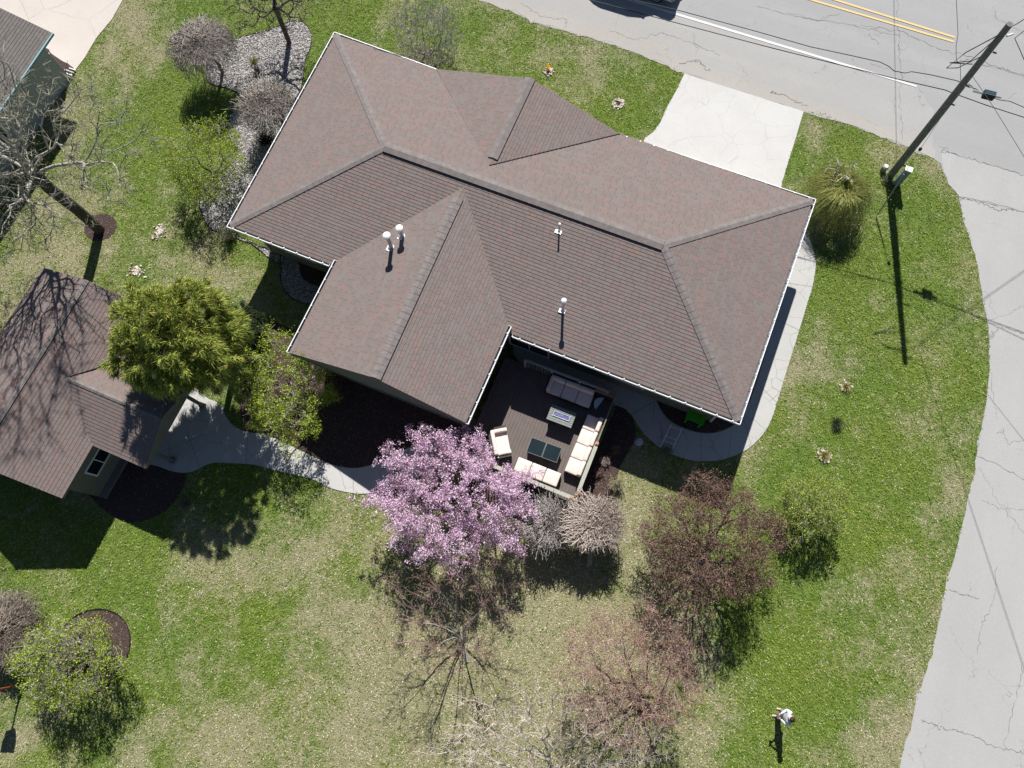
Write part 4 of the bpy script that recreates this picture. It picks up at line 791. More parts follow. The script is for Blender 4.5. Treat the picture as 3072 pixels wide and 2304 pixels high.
cable('overhead_cable', 'bent loose cable at the right edge by the pole top', [(3100, 70), (3044, 115), (3060, 150), (3072, 178)], 8.6, .014, CABLE, (0, 15))
# splice case
sc0, sc1 = Q(2950, 280, 5.9), Q(2982, 288, 5.9); u = (sc1-sc0)/np.linalg.norm(sc1-sc0); v = np.array([-u[1], u[0], 0]); t = empty('splice_case', sc0, 'black ribbed splice case hung on the cable right of the pole', 'splice case')
m = MB(); m.box(sc0+v*-.14+(0, 0, -.14), u*.44, v*.28, (0, 0, .24)); m.build('case', CABLE, t, bevel=.02); m = MB()
for k in range(4): m.box(sc0+v*(-.10+.06*k)+(0, 0, .105), u*.44, v*.02, (0, 0, .02))
m.build('rib', speck('rib_blue', (.10, .16, .2), .1, 5, .4), t); m = MB(); m.tube([sc0-u*.40, sc0-u*.02], .05, 8); m.tube([sc0+u*.46, sc0+u*.68], .045, 8); m.build('clamp', STEEL, t)
# guy wire
ga, gb = Q(2628, 651, .02), PP(6.4); m = MB(); m.tube([ga, gb], .008, 5); gw = empty('guy_wire', ga, 'steel guy wire with grey guard and round insulator anchored in the lawn', 'guy wire'); m.build('wire', CABG, gw)
gdir = (gb-ga); m = MB(); m.tube([ga+gdir*.02, ga+gdir*.36], .03, 8); m.build('guard', speck('guard_grey', (.30, .29, .26), .15, 5), gw)
m = MB(); c_ = ga+gdir*.55; m.tube([c_-gdir*.012, c_-gdir*.006, c_+gdir*.006, c_+gdir*.012], [.03, .07, .07, .03], 8); m.build('insulator', BLACK, gw)
# pedestal box beside the pole, low stump pedestal
UBX = speck('cabinet_green', (.20, .28, .29), .08, 4, .45); UTP = speck('cabinet_top', (.72, .76, .74), .05, 4, .5)
t0 = Q(2727, 508, 1.2); bx = empty('utility_cabinet', (t0[0], t0[1], 0), 'tall pale green telecom pedestal just right of the pole base', 'utility cabinet'); ang = math.radians(-24)
m = MB(); m.cbox((t0[0], t0[1], 0), .30, .24, 1.18, ang); m.build('cabinet', UBX, bx, bevel=.012); m = MB(); m.cbox((t0[0], t0[1], 1.182), .33, .27, .05, ang); m.build('cabinet_lid', UTP, bx, bevel=.01)
m = MB(); q = np.array([t0[0], t0[1], .95])+np.array([math.sin(ang), -math.cos(ang), 0])*.125; m.cbox(q, .05, .012, .05, ang); m.build('lock', BLACK, bx)
s0 = Q(2648, 512, 0); m = MB(); m.lathe((s0[0], s0[1], 0), [(.14, 0), (.14, .28), (.155, .285), (.155, .33), (.11, .36)], 14); st = empty('small_pedestal', s0, 'short round grey pedestal left of the pole base', 'pedestal'); m.build('body', speck('stump_grey', (.22, .21, .19), .2, 12), st)
m = MB(); m.lathe((s0[0], s0[1], .355), [(.10, 0), (.09, .03), (.03, .035)], 12); m.build('cap', UTP, st)
# birdhouse post at the left edge
p0 = Q(66, 2055, 0); bh_ = empty('birdhouse_post', p0, 'rust red post with a birdhouse on top at the lower left edge', 'birdhouse'); REDP = speck('red_post', (.30, .06, .03), .25, 8)
m = MB(); m.tube([p0, p0+(0, 0, 1.75)], .035, 8); m.build('post', REDP, bh_); m = MB(); m.cbox(p0+(0, 0, 1.75), .38, .34, .42, .3); m.build('birdhouse_box', REDP, bh_)
m = MB(); c_ = p0+(0, 0, 2.171)
R3 = [c_+(.27, .24, 0), c_+(-.27, .24, 0), c_+(-.27, -.24, 0), c_+(.27, -.24, 0), c_+(.27, 0, .2), c_+(-.27, 0, .2)]
for f_ in ((0, 4, 5, 1), (3, 2, 5, 4), (0, 3, 4), (1, 5, 2), (0, 1, 2, 3)): m.poly([R3[i] for i in f_])
m.build('birdhouse_roof', BARK_D, bh_)
# timber and stake beside the house south-west corner
tb = empty('timber_edging', Q(805, 738), 'curved timber border lying under the lower left eave', 'border'); m = MB(); m.tube([Q(760, 728, .05), Q(775, 737, .05), Q(800, 742, .05), Q(830, 740, .05)], .035, 6); m.build('timber', BARK_D, tb)
m = MB(); m.tube([Q(774, 737, 0), Q(774, 737, .35)], .02, 6); m.build('stake', WHITEP, tb)
# ------------------------------------------------------------ car on the road (mostly above the frame)
CARP = speck('car_silver', (.42, .44, .45), .03, 4, .3, 0, metal=.4, spec=.6); TYRE = speck('tyre', (.02, .02, .02), .1, 20, .8); RIM = speck('rim', (.45, .46, .48), .05, 8, .35, 0, metal=.8)
wf = Q(1966, 8, 0); cu = np.array([*rd, 0]); cv = np.array([*rn, 0])
car = empty('parked_car', wf-cu*1.4+cv*.8, 'silver sport utility car on the road, only its near wheel in view', 'car')
def CA(x, y, z): return wf+cu*x+cv*(y)+(0, 0, z)      # x forward from front axle, y across from near wheel face
prof = [(-3.75, .45), (-3.8, .8), (-3.72, 1.1), (-3.5, 1.6), (-3.1, 1.72), (-1.6, 1.72), (-.9, 1.55), (-.15, 1.12), (.7, 1.0), (.92, .8), (.95, .45), (.85, .3), (-3.6, .3)]
m = MB(); sec = lambda y, ins, zc_: [CA(x, y+(ins*(1 if z > 1.1 else 0)), z) for x, z in prof]
ys = [(.02, .24), (.12, .16), (1.68, -.16), (1.78, -.24)]; S_ = [sec(*a, 0) for a in ys]
for i in range(3):
    for j in range(len(prof)): m.poly([S_[i][j], S_[i][(j+1) % len(prof)], S_[i+1][(j+1) % len(prof)], S_[i+1][j]])
m.poly(S_[0][::-1]); m.poly(S_[3]); m.build('body', CARP, car, weld=True)
m = MB()
for y, o_ in ((.215, -1), (1.585, 1)): m.poly([CA(-3.4, y+o_*.045, 1.12), CA(-.35, y+o_*.045, 1.12), CA(-1.0, y+o_*.035, 1.5), CA(-1.7, y+o_*.03, 1.64), (CA(-3.25, y+o_*.03, 1.62))])
m.poly([CA(-.18, .3, 1.16), CA(-.18, 1.5, 1.16), CA(-.93, 1.45, 1.565), CA(-.93, .35, 1.565)]); m.build('window', GLASS, car)
for x in (0, -2.75):
    for y in (.0, 1.62):
        m = MB(); m.tube([CA(x, y, .35), CA(x, y+.2, .35)], .35, 24); wh = m.build('wheel', TYRE, car); m = MB(); yo = -.004 if y == 0 else .204
        for k in range(5): a_ = 2*PI*k/5; d_ = cu*math.cos(a_)+np.array([0, 0, math.sin(a_)]); m.tube([CA(x, y+yo, .35), CA(x, y+yo, .35)+d_*.22], .03, 6)
        ring_ = [CA(x, y+yo, .35)+(cu*math.cos(a_)+np.array([0, 0, math.sin(a_)]))*.235 for a_ in np.linspace(0, 2*PI, 25)]; m.tube(ring_, .018, 6, caps=False); m.build('rim', RIM, wh)
for y in (-.14, 1.82): m = MB(); m.box(CA(-.72, y, 1.0), cu*.14, cv*.16, (0, 0, .16)); m.build('mirror', CARP, car, bevel=.02)
for y in (.15, 1.35): m = MB(); m.box(CA(.90, y, .68), cu*.06, cv*.3, (0, 0, .16)); m.build('headlight', CAPM, car)
# ------------------------------------------------------------ vegetation
def tubes(A_, B_, ra, rb, k=3):
    A_, B_ = np.asarray(A_), np.asarray(B_); d = B_-A_; L = np.linalg.norm(d, axis=1, keepdims=True)+1e-9; d = d/L; ref = np.where(np.abs(d[:, 2:3]) < .9, np.array([[0, 0, 1.]]), np.array([[1., 0, 0]]))
    a = np.cross(d, ref); a /= np.linalg.norm(a, axis=1, keepdims=True)+1e-9; b = np.cross(d, a); n = len(A_); ang_ = np.arange(k)*2*PI/k
    ring = np.cos(ang_)[None, :, None]*a[:, None, :]+np.sin(ang_)[None, :, None]*b[:, None, :]
    V = np.concatenate([A_[:, None, :]+ring*ra[:, None, None], B_[:, None, :]+ring*rb[:, None, None]], 1); j = np.arange(k); f = np.stack([j, (j+1) % k, k+(j+1) % k, k+j], 1)
    return V.reshape(-1, 3), (f[None]+(np.arange(n)*2*k)[:, None, None]).reshape(-1, 4)
def leaves(pts, size, mat, name, parent, up=.5, n3=False, aspect=.55, group=1):
    pts = np.asarray(pts); n = len(pts); nrm = rng.normal(0, 1, (n, 3)); nrm[:, 2] += up; nrm /= np.linalg.norm(nrm, axis=1, keepdims=True); t = np.cross(nrm, rng.normal(0, 1, (n, 3))); t /= np.linalg.norm(t, axis=1, keepdims=True); b = np.cross(nrm, t)
    s = size*rng.uniform(.6, 1.3, (n, 1)); P0 = pts-t*s; P1 = pts+b*s*aspect; P2 = pts+t*s; P3 = pts-b*s*aspect
    V = np.stack([P0, P1, P2, P3], 1).reshape(-1, 3); return np_mesh(name, V, np.arange(n*4).reshape(-1, 4), mat, parent)
def grow(trunk, pts, kdist=.35, seg=.22, upb=.25, wig=.03):
    """trunk: list of points; pts: crown targets. Returns nodes, parents"""
    nodes = [np.array(trunk[0], float)]; par = [-1]; plen = [0.]; dirs = [np.array([0, 0, 1.])]
    for a, b in zip(trunk[:-1], trunk[1:]):
        a, b = np.array(a, float), np.array(b, float); n = max(1, int(np.linalg.norm(b-a)/.3))
        for k in range(1, n+1): q = a+(b-a)*k/n; plen.append(plen[-1]+np.linalg.norm(b-a)/n); dirs.append((b-a)/np.linalg.norm(b-a)); nodes.append(q); par.append(len(nodes)-2)
    start = max(1, int(len(nodes)*.45)); cap_ = len(nodes)+int(len(pts)*14)+50; NA = np.zeros((cap_, 3)); PL = np.zeros(cap_); cnt = len(nodes); NA[:cnt] = nodes; PL[:cnt] = plen
    top = NA[cnt-1].copy(); order = np.argsort(np.linalg.norm(pts-top, axis=1))
    for i in order:
        p = pts[i]; d = NA[start:cnt]-p; dist = np.sqrt((d*d).sum(1)); cost = dist+kdist*PL[start:cnt]+np.maximum(0, d[:, 2])*upb; q = start+int(np.argmin(cost)); L = dist[q-start]
        if L < .05: continue
        n = max(1, int(L/seg)); a = NA[q].copy(); c1 = a+dirs[q]*L*.35; prev = q
        if cnt+n >= cap_: break
        for k in range(1, n+1):
            t = k/n; x = a*(1-t)**2+2*c1*t*(1-t)+p*t*t+rng.normal(0, wig, 3)*(1-.5*t); NA[cnt] = x; PL[cnt] = PL[prev]+L/n
            dd = x-NA[prev]; dirs.append(dd/(np.linalg.norm(dd)+1e-9)); par.append(prev); prev = cnt; cnt += 1
    return NA[:cnt], np.array(par)
def radii(nodes, par, rtip, rbase, e=None):
    n = len(par); w_ = np.zeros(n); kids = np.zeros(n, int)
    for i in range(n-1, 0, -1):
        if kids[i] == 0: w_[i] = 1
        w_[par[i]] += w_[i]; kids[par[i]] += 1
    e = math.log(rbase/rtip)/math.log(max(2, w_[0])); return rtip*np.maximum(w_, 1)**e, w_
def ell(n, c, r, shell=.55, zmin=None, drop=0, lump=1.0):
    la = lump
    d = rng.normal(0, 1, (n, 3)); d /= np.linalg.norm(d, axis=1, keepdims=True); rr_ = rng.uniform(shell**3, 1, n)**(1/3); lump = 1+la*(.13*np.sin(d[:, 0]*4+c[0])*np.cos(d[:, 1]*5+c[1])+.09*np.sin(d[:, 1]*9+d[:, 0]*7+c[0]))
    p = np.array(c)+d*(rr_*lump)[:, None]*np.array(r)
    if drop: p[:, 2] -= drop*((p[:, 0]-c[0])**2/r[0]**2+(p[:, 1]-c[1])**2/r[1]**2)
    if zmin is not None: p[:, 2] = np.maximum(p[:, 2], zmin+rng.uniform(0, .3, n))
    return p
def finish(t, nodes, par, rad, w_, bark, twig, thick=.022):
    A_, B_ = nodes[par[1:]], nodes[1:]; ra, rb = rad[par[1:]], rad[1:]; ra = np.minimum(ra, rb*1.6); big = rb > thick
    V, F = tubes(A_[big], B_[big], ra[big], rb[big], 8); np_mesh('trunk', V, F, bark, t, smooth=True)
    s = ~big; V, F = tubes(A_[s], B_[s], ra[s], rb[s], 3); np_mesh('branches', V, F, twig, t)
def tree(label, base, crown, zc, ru, rv, rz, n=450, rb=.11, rt=.006, bark=BARK_G, twig=TW_GRY, leaf=None, nleaf=0, lsize=.05, group=None, cat='tree', name='tree', fork=.45, trunkpts=None, shell=.5, spread=.1, kd=.3, wig=.03, extra=0, leaf2=None, zmin=.25, leafdens=3, upb=.25, tipl=.15, clus=0, lump=1.0, cut=None):
    b = Q(*base, 0); c = Q(*crown, zc); pu, pv = ppm(*crown, zc); rx, ry = ru/pu, rv/pv; t = empty(name, b, label, cat, group)
    pts = ell(n, c, (rx, ry, rz), shell, zmin, lump=lump)
    if cut:
        cp_ = (pts-np.array([0, 0, CAMH])) @ M; pu_, pv_ = 1536+FPX*cp_[:, 0]/-cp_[:, 2], 1152-FPX*cp_[:, 1]/-cp_[:, 2]; pts = pts[~np.array([cut(a_, b_) for a_, b_ in zip(pu_, pv_)])]
    tk = trunkpts or [b, b*.75+np.array([*c[:2], b[2]])*.25+(0, 0, zc*fork*.5), b*.4+np.array([*c[:2], b[2]])*.6+(0, 0, zc*fork+.15)]
    nodes, par = grow(tk, pts, kd, wig=wig, upb=upb); rad, w_ = radii(nodes, par, rt, rb)
    if extra:   # short twiglets off the fine branches
        idx = rng.choice(np.where(w_ <= 3)[0], extra); dd = nodes[idx]-nodes[np.maximum(par[idx], 0)]; dd /= np.linalg.norm(dd, axis=1, keepdims=True)+1e-6; q = nodes[idx]+(dd*.6+rng.normal(0, .6, (extra, 3))+np.array([0, 0, .25]))*rng.uniform(.06, tipl*1.6, (extra, 1))
        off_ = len(nodes); nodes = np.concatenate([nodes, q]); par = np.concatenate([par, idx]); rad = np.concatenate([rad, np.full(extra, rt*.8)]); w_ = np.concatenate([w_, np.ones(extra)])
    finish(t, nodes, par, rad, w_, bark, twig)
    if leaf is not None:
        tips = np.where(w_ <= leafdens)[0]; tips = tips[nodes[tips, 2] > .35] ; idx = rng.choice(tips, nleaf); 
        if clus: cc = rng.choice(tips, max(1, nleaf//clus)); idx = np.repeat(cc, clus)[:nleaf]; jit = np.repeat(rng.normal(0, spread*.8, (len(cc), 3)), clus, 0)[:nleaf]; P = nodes[idx]+jit+rng.normal(0, spread*.62, (len(idx), 3))
        else: P = nodes[idx]+rng.normal(0, spread, (nleaf, 3))
        leaves(P, lsize, leaf, 'foliage', t)
        if leaf2: idx = rng.choice(tips, leaf2[1]); leaves(nodes[idx]+rng.normal(0, spread*.7, (leaf2[1], 3)), leaf2[2], leaf2[0], 'young_leaves', t)
    return t
def weeping(label, base, crown, zc, ru, rv, n, twig, bark, group='weeping mulberry like small trees', rb=.09, drop=1.2, dome=.35, rt=.0056, name='weeping_tree', upcurl=0.0):
    b = Q(*base, 0); c = Q(*crown, zc); pu, pv = ppm(*crown, zc); rx, ry = 1.06*ru/pu, 1.06*rv/pv; t = empty(name, b, label, 'weeping tree', group); top = np.array([c[0], c[1], zc-.15])
    A_, B_, ra, rb_ = [], [], [], []
    for i in range(n):
        an = rng.uniform(0, 2*PI); R = math.sqrt(rng.uniform(.03, 1)); R *= 1+.10*math.sin(3*an+c[0])+.06*math.sin(7*an); R0 = rng.uniform(0, .75)**.8; st = top+np.array([math.cos(an)*rx*R0, math.sin(an)*ry*R0, .25-.45*R0*R0])+rng.normal(0, .07, 3); R = max(R, R0+.15)
        a2_ = an+rng.normal(0, .75); ex, ey = (math.cos(an)*R0+math.cos(a2_)*.5)*rx, (math.sin(an)*R0+math.sin(a2_)*.5)*ry; q_ = math.hypot(ex/rx, ey/ry)
        if q_ > 1.05: ex, ey = ex/q_*1.02, ey/q_*1.02
        R = min(1, q_); dz = drop*rng.uniform(.25, 1)*(.05+R*R*1.0); prev = st; k = 7; jx = rng.normal(0, .06, 3); sw_ = rng.normal(0, .24, 2); rf_ = rng.choice([.7, 1., 1.6], p=[.5, .35, .15])
        for j in range(1, k+1):
            s = j/k; h = math.sin(min(s, .5)*PI)*dome*(1-.5*R)*1.0; z = top[2]+h-(dz*max(0, s-.35)**1.4*1.7)+.02; wv = math.sin(s*PI)
            f_ = s**.75
            p = np.array([top[0]+(st[0]-top[0])*(1-f_)+ex*f_+sw_[0]*wv, top[1]+(st[1]-top[1])*(1-f_)+ey*f_+sw_[1]*wv, max(z, .12)])+jx*s+rng.normal(0, .015, 3); A_.append(prev); B_.append(p); r_ = rt*(2.3-1.4*s)*rf_; ra.append(r_*1.1); rb_.append(r_); prev = p
    V, F = tubes(np.array(A_), np.array(B_), np.array(ra), np.array(rb_), 3); np_mesh('branches', V, F, twig, t)
    m = MB(); hz = top[2]-.1; m.tube([b, b+(.03, .02, hz*.3), b*.45+np.array([*top[:2], 0])*.55+(0, 0, hz*.65), top-(0, 0, .1)], [rb, rb*.85, rb*.75, rb*.6], 10)
    for k in range(9): an = 2*PI*k/9+rng.normal(0, .2); e = top+np.array([math.cos(an)*rx*.5, math.sin(an)*ry*.5, .18]); m.tube([top-(0, 0, .15), top*.5+e*.5+(0, 0, .12), e], [rb*.5, rb*.3, rb*.14], 6)
    m.build('trunk', bark, t, smooth=False); return t
weeping('tall weeping tree with beige grey thatch, left of the pale stone bed', (668, 218), (598, 125), 2.35, 84, 72, 1500, TW_BEI if False else speck('twig_taupe', (.33, .295, .26), .35, 6), BARK_D, drop=1.3)
weeping('weeping tree with straw thatch tucked against the west eave', (850, 355), (790, 300), 2.1, 72, 62, 1100, MATS['twig_taupe'], BARK_D, drop=1.2)
weeping('beige weeping tree just below the deck corner', (1764, 1695), (1778, 1566), 1.75, 84, 76, 1400, TW_BEI, BARK_G, drop=1.2, rb=.12, dome=.4)
weeping('grey contorted weeping tree between blossom tree and deck corner', (1630, 1610), (1640, 1568), 1.5, 60, 82, 700, TW_GRY, BARK_D, drop=1.0)
weeping('brown grey weeping bush cut by the lower left edge', (30, 1930), (8, 1890), 1.3, 88, 108, 1100, speck('twig_straw', (.22, .185, .15), .35, 6), BARK_D, drop=1.1)
tree('dark bare tree at the top edge above the pale stone bed', (868, 128), (815, -10), 2.9, 150, 110, .7, 420, .13, .008, BARK_D, speck('twig_dark', (.06, .055, .06), .3, 6), fork=.75, extra=1500, upb=.1)
tree('round pale grey twiggy shrub touching the north eave', (1262, 200), (1280, 105), 1.5, 108, 92, 1.1, 700, .07, .006, BARK_G, speck('twig_ash', (.30, .29, .25), .3, 6), cat='shrub', name='shrub', extra=3500, fork=.2, zmin=.3)
t5 = [Q(300, 690), Q(300, 690)+(-.12, .05, 1.5), Q(300, 690)+(-.45, .12, 3.2)]
def bare_big():
    b = Q(300, 690); t = empty('tree', b, 'largest bare tree, silvery limbs spreading over the neighbour house and lawn', 'tree'); tk = [b, b+(.02, .03, 1.8), b+(-.06, .0, 3.7), b+(.05, .1, 5.0), b+(.1, .15, 6.2)]
    P = []
    for (x, y, z, rx, ry, rz, n) in ((-20.9, 16.0, 10.3, 3.7, 3.4, 4.0, 430), (-19.2, 16.2, 6.6, 4.6, 3.8, 1.5, 360), (-20.6, 13.6, 5.6, 2.4, 2.0, 1.2, 90), (-22.5, 17.5, 6.5, 3.0, 3.2, 1.8, 160)):
        P.append(ell(n, np.array([x, y, z]), (rx, ry, rz), .3))
    P = np.concatenate(P); P = P[P[:, 2] > 4.0]; nodes, par = grow(tk, P, .5, .34, wig=.016); rad, w_ = radii(nodes, par, .012, .25)
    idx = rng.choice(np.where(w_ <= 3)[0], 6500); q = nodes[idx]+rng.normal(0, .19, (6500, 3)); nodes = np.concatenate([nodes, q]); par = np.concatenate([par, idx]); rad = np.concatenate([rad, np.full(6500, .006)]); w_ = np.concatenate([w_, np.ones(6500)])
    A_, B_ = nodes[par[1:]], nodes[1:]; ra, rb_ = np.minimum(rad[par[1:]], rad[1:]*1.5), rad[1:]; low = (rb_ > .16); lim = (rb_ > .02) & ~low; s = rb_ <= .02
    V, F = tubes(A_[low], B_[low], ra[low], rb_[low], 12); np_mesh('trunk', V, F, BARK_D, t, True); V, F = tubes(A_[lim], B_[lim], ra[lim], rb_[lim], 7); np_mesh('limbs', V, F, BARK_P, t, True); V, F = tubes(A_[s], B_[s], ra[s], rb_[s], 3); np_mesh('branches', V, F, speck('twig_olive', (.24, .235, .18), .35, 5), t)
    tips = np.where(w_ <= 1)[0]; tips = tips[nodes[tips, 2] > 3]; idx = rng.choice(tips, 5000); leaves(nodes[idx]+rng.normal(0, .08, (5000, 3)), .022, island('bud_ochre', [(.20, .20, .07), (.30, .26, .10), (.36, .22, .12)]), 'buds', t)
bare_big()
G3 = 'budding yellow green small trees'
tree('lime budding tree at the foot of the pale stone bed', (652, 540), (603, 482), 1.75, 120, 115, 1.1, 520, .07, .006, BARK_D, TW_GRY, L_LIME, 13500, .035, G3, spread=.10, extra=1600, clus=6, lump=1.6)
tree('lime budding tree below the west corner of the house wing', (945, 1250), (855, 1165), 1.9, 140, 170, 1.2, 650, .09, .006, BARK_G, TW_GRY, L_LIME, 17000, .036, G3, spread=.10, extra=500, clus=6, lump=1.5)
tree('lime budding tree standing in the round mulch bed', (262, 1962), (205, 1978), 1.8, 158, 142, 1.15, 700, .09, .0065, BARK_G, TW_GRY, L_LIME, 12500, .035, G3, spread=.10, extra=2800, clus=6)
tree('small sparse budding tree on the right hand lawn', (2412, 1560), (2440, 1520), 1.35, 105, 92, .9, 480, .06, .006, BARK_G, TW_GRY, L_SPRG, 10500, .033, G3, spread=.08, extra=600, clus=5)
tree('big pink blossom tree over the path and deck corner', (1425, 1570), (1376, 1475), 2.5, 252, 218, 1.35, 620, .15, .007, BARK_D, TW_BRN, L_PINK, 52000, .036, None, cat='blossom tree', name='blossom_tree', spread=.11, extra=700, leaf2=(L_BRZ, 2500, .04), leafdens=3, shell=.35, clus=16, lump=1.9, kd=.6, cut=lambda u_, v_: (u_ > 1455 and v_ < 1365) or (u_ > 1530 and v_ < 1420) or u_ > 1640 or (u_ > 1250 and v_ < 1275))
tree('dense wine brown budding crab apple right of the weeping tree', (2105, 1690), (2135, 1625), 2.3, 212, 200, 1.5, 1000, .13, .0065, BARK_D, TW_BRN, L_RED, 30000, .031, None, spread=.10, extra=4500, clus=5, lump=1.1, kd=.6)
tree('thin bare tree with rusty twigs below the blossom tree', (1400, 1985), (1350, 1840), 3.2, 238, 205, 1.4, 290, .085, .0055, BARK_P, TW_RED, L_BUDR, 3500, .018, None, spread=.08, extra=1500, fork=.12, kd=.85, wig=.018)
tree('pinkish bare tree with red buds left of the standing person', (1960, 2150), (1895, 2020), 2.9, 225, 215, 1.5, 850, .10, .0055, BARK_D, TW_PNK, L_BUDR, 17000, .023, None, spread=.10, extra=4500, fork=.22, kd=.7, wig=.02)
tree('pale bare tree with long limbs at the bottom edge', (1665, 2360), (1640, 2270), 3.9, 360, 230, 1.7, 560, .13, .0075, BARK_P, TW_BEI, None, 0, .0, None, extra=3600, fork=.3, kd=.75, wig=.03, lump=1.6)
tree('weeping willow like tree with olive strands beside the driveway', (2555, 610), (2535, 510), 2.2, 60, 40, .4, 90, .08, .010, BARK_P, BARK_P, extra=0, name='willow', cat='willow', group=None)
wl_ = bpy.data.objects['willow']
def strands(t, c, rx, ry, z, n, drop, mat, rt=.006, name='strands'):
    A_, B_, ra = [], [], []
    for i in range(n):
        an = rng.uniform(0, 2*PI); R = rng.uniform(.1, 1)**.5; s = np.array([c[0]+math.cos(an)*rx*R*.35, c[1]+math.sin(an)*ry*R*.35, z+.25*(1-R)]); e = np.array([c[0]+math.cos(an)*rx*R, c[1]+math.sin(an)*ry*R, max(.1, z-drop*rng.uniform(.4, 1))]); prev = s; sw_ = rng.normal(0, .1, 3)
        for j in range(1, 8): t_ = j/7; p = s*(1-t_)+e*t_+np.array([0, 0, .30*math.sin(t_*PI)*(.4+R)])+sw_*math.sin(t_*PI*1.4); A_.append(prev); B_.append(p); ra.append(rt*(1.4-.8*t_)); prev = p
    ra = np.array(ra); V, F = tubes(np.array(A_), np.array(B_), ra, ra*.9, 3); return np_mesh(name, V, F, mat, t)
cw = Q(2525, 570, 1.6); strands(wl_, cw, 1.75, 1.9, 1.85, 1700, 1.7, TW_YEL); idx = rng.normal(0, 1, (3500, 3))*np.array([.9, .95, .4])+np.array([cw[0], cw[1], 1.5]); leaves(idx[idx[:, 2] > .3], .022, L_SPRG, 'foliage', wl_)
# golden thread conifer
def conifer(label, c_px, zc, ru, rv, rz, nclump, mat, base, per=60, ln=.34, name='conifer', zlo=.6):
    c = Q(*c_px, zc); pu, pv = ppm(*c_px, zc); rx, ry = ru/pu, rv/pv; b = Q(*base, 0); t = empty(name, b, label, 'conifer'); cl = ell(nclump, c, (rx, ry, rz), .75); cl = cl[cl[:, 2] > zlo]; V = []; 
    inner = ell(nclump//2, c, (rx*.7, ry*.7, rz*.7), .3); cl = np.concatenate([cl, inner[inner[:, 2] > zlo]])
    for p in cl:
        o = (p-c)/np.array([rx, ry, rz]); o /= np.linalg.norm(o)+1e-6; d = rng.normal(0, .55, (per, 3))+o*1.0+np.array([0, 0, .15]); d /= np.linalg.norm(d, axis=1, keepdims=True); L = ln*rng.uniform(.5, 1.2, (per, 1)); s = p+rng.normal(0, .05, (per, 3)); mid_ = s+d*L*.55; e = s+d*L+np.array([0, 0, -.10])*L/ln
        wv = np.cross(d, rng.normal(0, 1, (per, 3))); wv /= np.linalg.norm(wv, axis=1, keepdims=True); wv *= .011
        V.append(np.stack([s-wv*.6, s+wv*.6, mid_+wv, mid_-wv, mid_+wv*.99, mid_-wv*.99, e+wv*.1, e-wv*.1], 1))
    V = np.concatenate(V); n = len(V); F = np.concatenate([np.arange(n)[:, None]*8+np.array([0, 1, 2, 3]), np.arange(n)[:, None]*8+np.array([3, 2, 6, 7])]); np_mesh('foliage', V.reshape(-1, 3), F, mat, t)
    nodes, par = grow([b, b*.6+np.array([*c[:2], 0])*.4+(0, 0, zc*.5), np.array([*c[:2], zc])], cl[::2], .2); rad, w_ = radii(nodes, par, .012, .16); V, F = tubes(nodes[par[1:]], nodes[1:], rad[par[1:]], rad[1:], 6); np_mesh('trunk', V, F, BARK_D, t)
    return t
conifer('golden thread leaved conifer between shed and house', (535, 1010), 4.7, 180, 152, 2.4, 430, L_CON, (705, 1110), 90, .36, zlo=1.4)
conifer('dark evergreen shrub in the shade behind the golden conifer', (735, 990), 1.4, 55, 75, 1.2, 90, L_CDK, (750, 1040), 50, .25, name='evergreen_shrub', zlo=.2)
# shrubs
G4 = 'low bare shrubs by the buildings'
def shrub(label, base, h, r, n, twig, leaf=None, nleaf=0, name='shrub', lsize=.025, rt=.006, group=G4, cat='shrub'):
    b = Q(*base, 0); t = empty(name, b, label, cat, group); A_, B_, ra = [], [], []
    for i in range(n):
        an = rng.uniform(0, 2*PI); R = rng.uniform(0, 1)**.6; e = b+np.array([math.cos(an)*r*R, math.sin(an)*r*R, h*rng.uniform(.55, 1)*(1-.3*R*R)]); s = b+np.array([math.cos(an)*r*R*.2, math.sin(an)*r*R*.2, 0]); prev = s; sw_ = rng.normal(0, .06, 3)
        for j in range(1, 6): q = j/5; p = s*(1-q)+e*q+sw_*math.sin(q*PI)+rng.normal(0, .015, 3); A_.append(prev); B_.append(p); ra.append(rt*(1.6-q)); prev = p
    ra = np.array(ra); V, F = tubes(np.array(A_), np.array(B_), ra, ra*.9, 3); np_mesh('stems', V, F, twig, t)
    if leaf is not None: Bn = np.array(B_); Bn = Bn[Bn[:, 2] > h*.4]; leaves(Bn[rng.integers(0, len(Bn), nleaf)]+rng.normal(0, .04, (nleaf, 3)), lsize, leaf, 'foliage', t)
    return t
shrub('bare dark shrub on the pale stones against the west eave', (800, 425), .8, .62, 260, MATS['twig_dark'])
shrub('leggy half bare shrub at the south west roof corner', (690, 712), .9, .50, 150, TW_GRY, L_SPRG, 350)
shrub('purplish dry shrub in the bed right of the deck', (1848, 1455), .75, .42, 170, TW_BEI, L_SPRG, 250)
shrub('thorny brown shrub at the deck corner by the weeping tree', (1820, 1500), .7, .45, 160, TW_BRN)
shrub('small leafy shrub behind the lying ladder', (1998, 1352), .4, .28, 90, TW_GRY, L_TUFG, 300)
shrub('brown shrub hidden in the shade below the wing gable', (1000, 1180), .8, .8, 260, TW_BRN)
shrub('reddish twiggy shrub in the shade between porch and lawn', (560, 1510), .35, .4, 90, TW_BRN)
shrub('small dark shrub in the middle of the pale stone bed', (775, 220), .45, .25, 90, MATS['twig_dark'], L_RED, 120)
shrub('olive twig shrub in the upper stone bed', (765, 185), .4, .3, 80, TW_YEL)
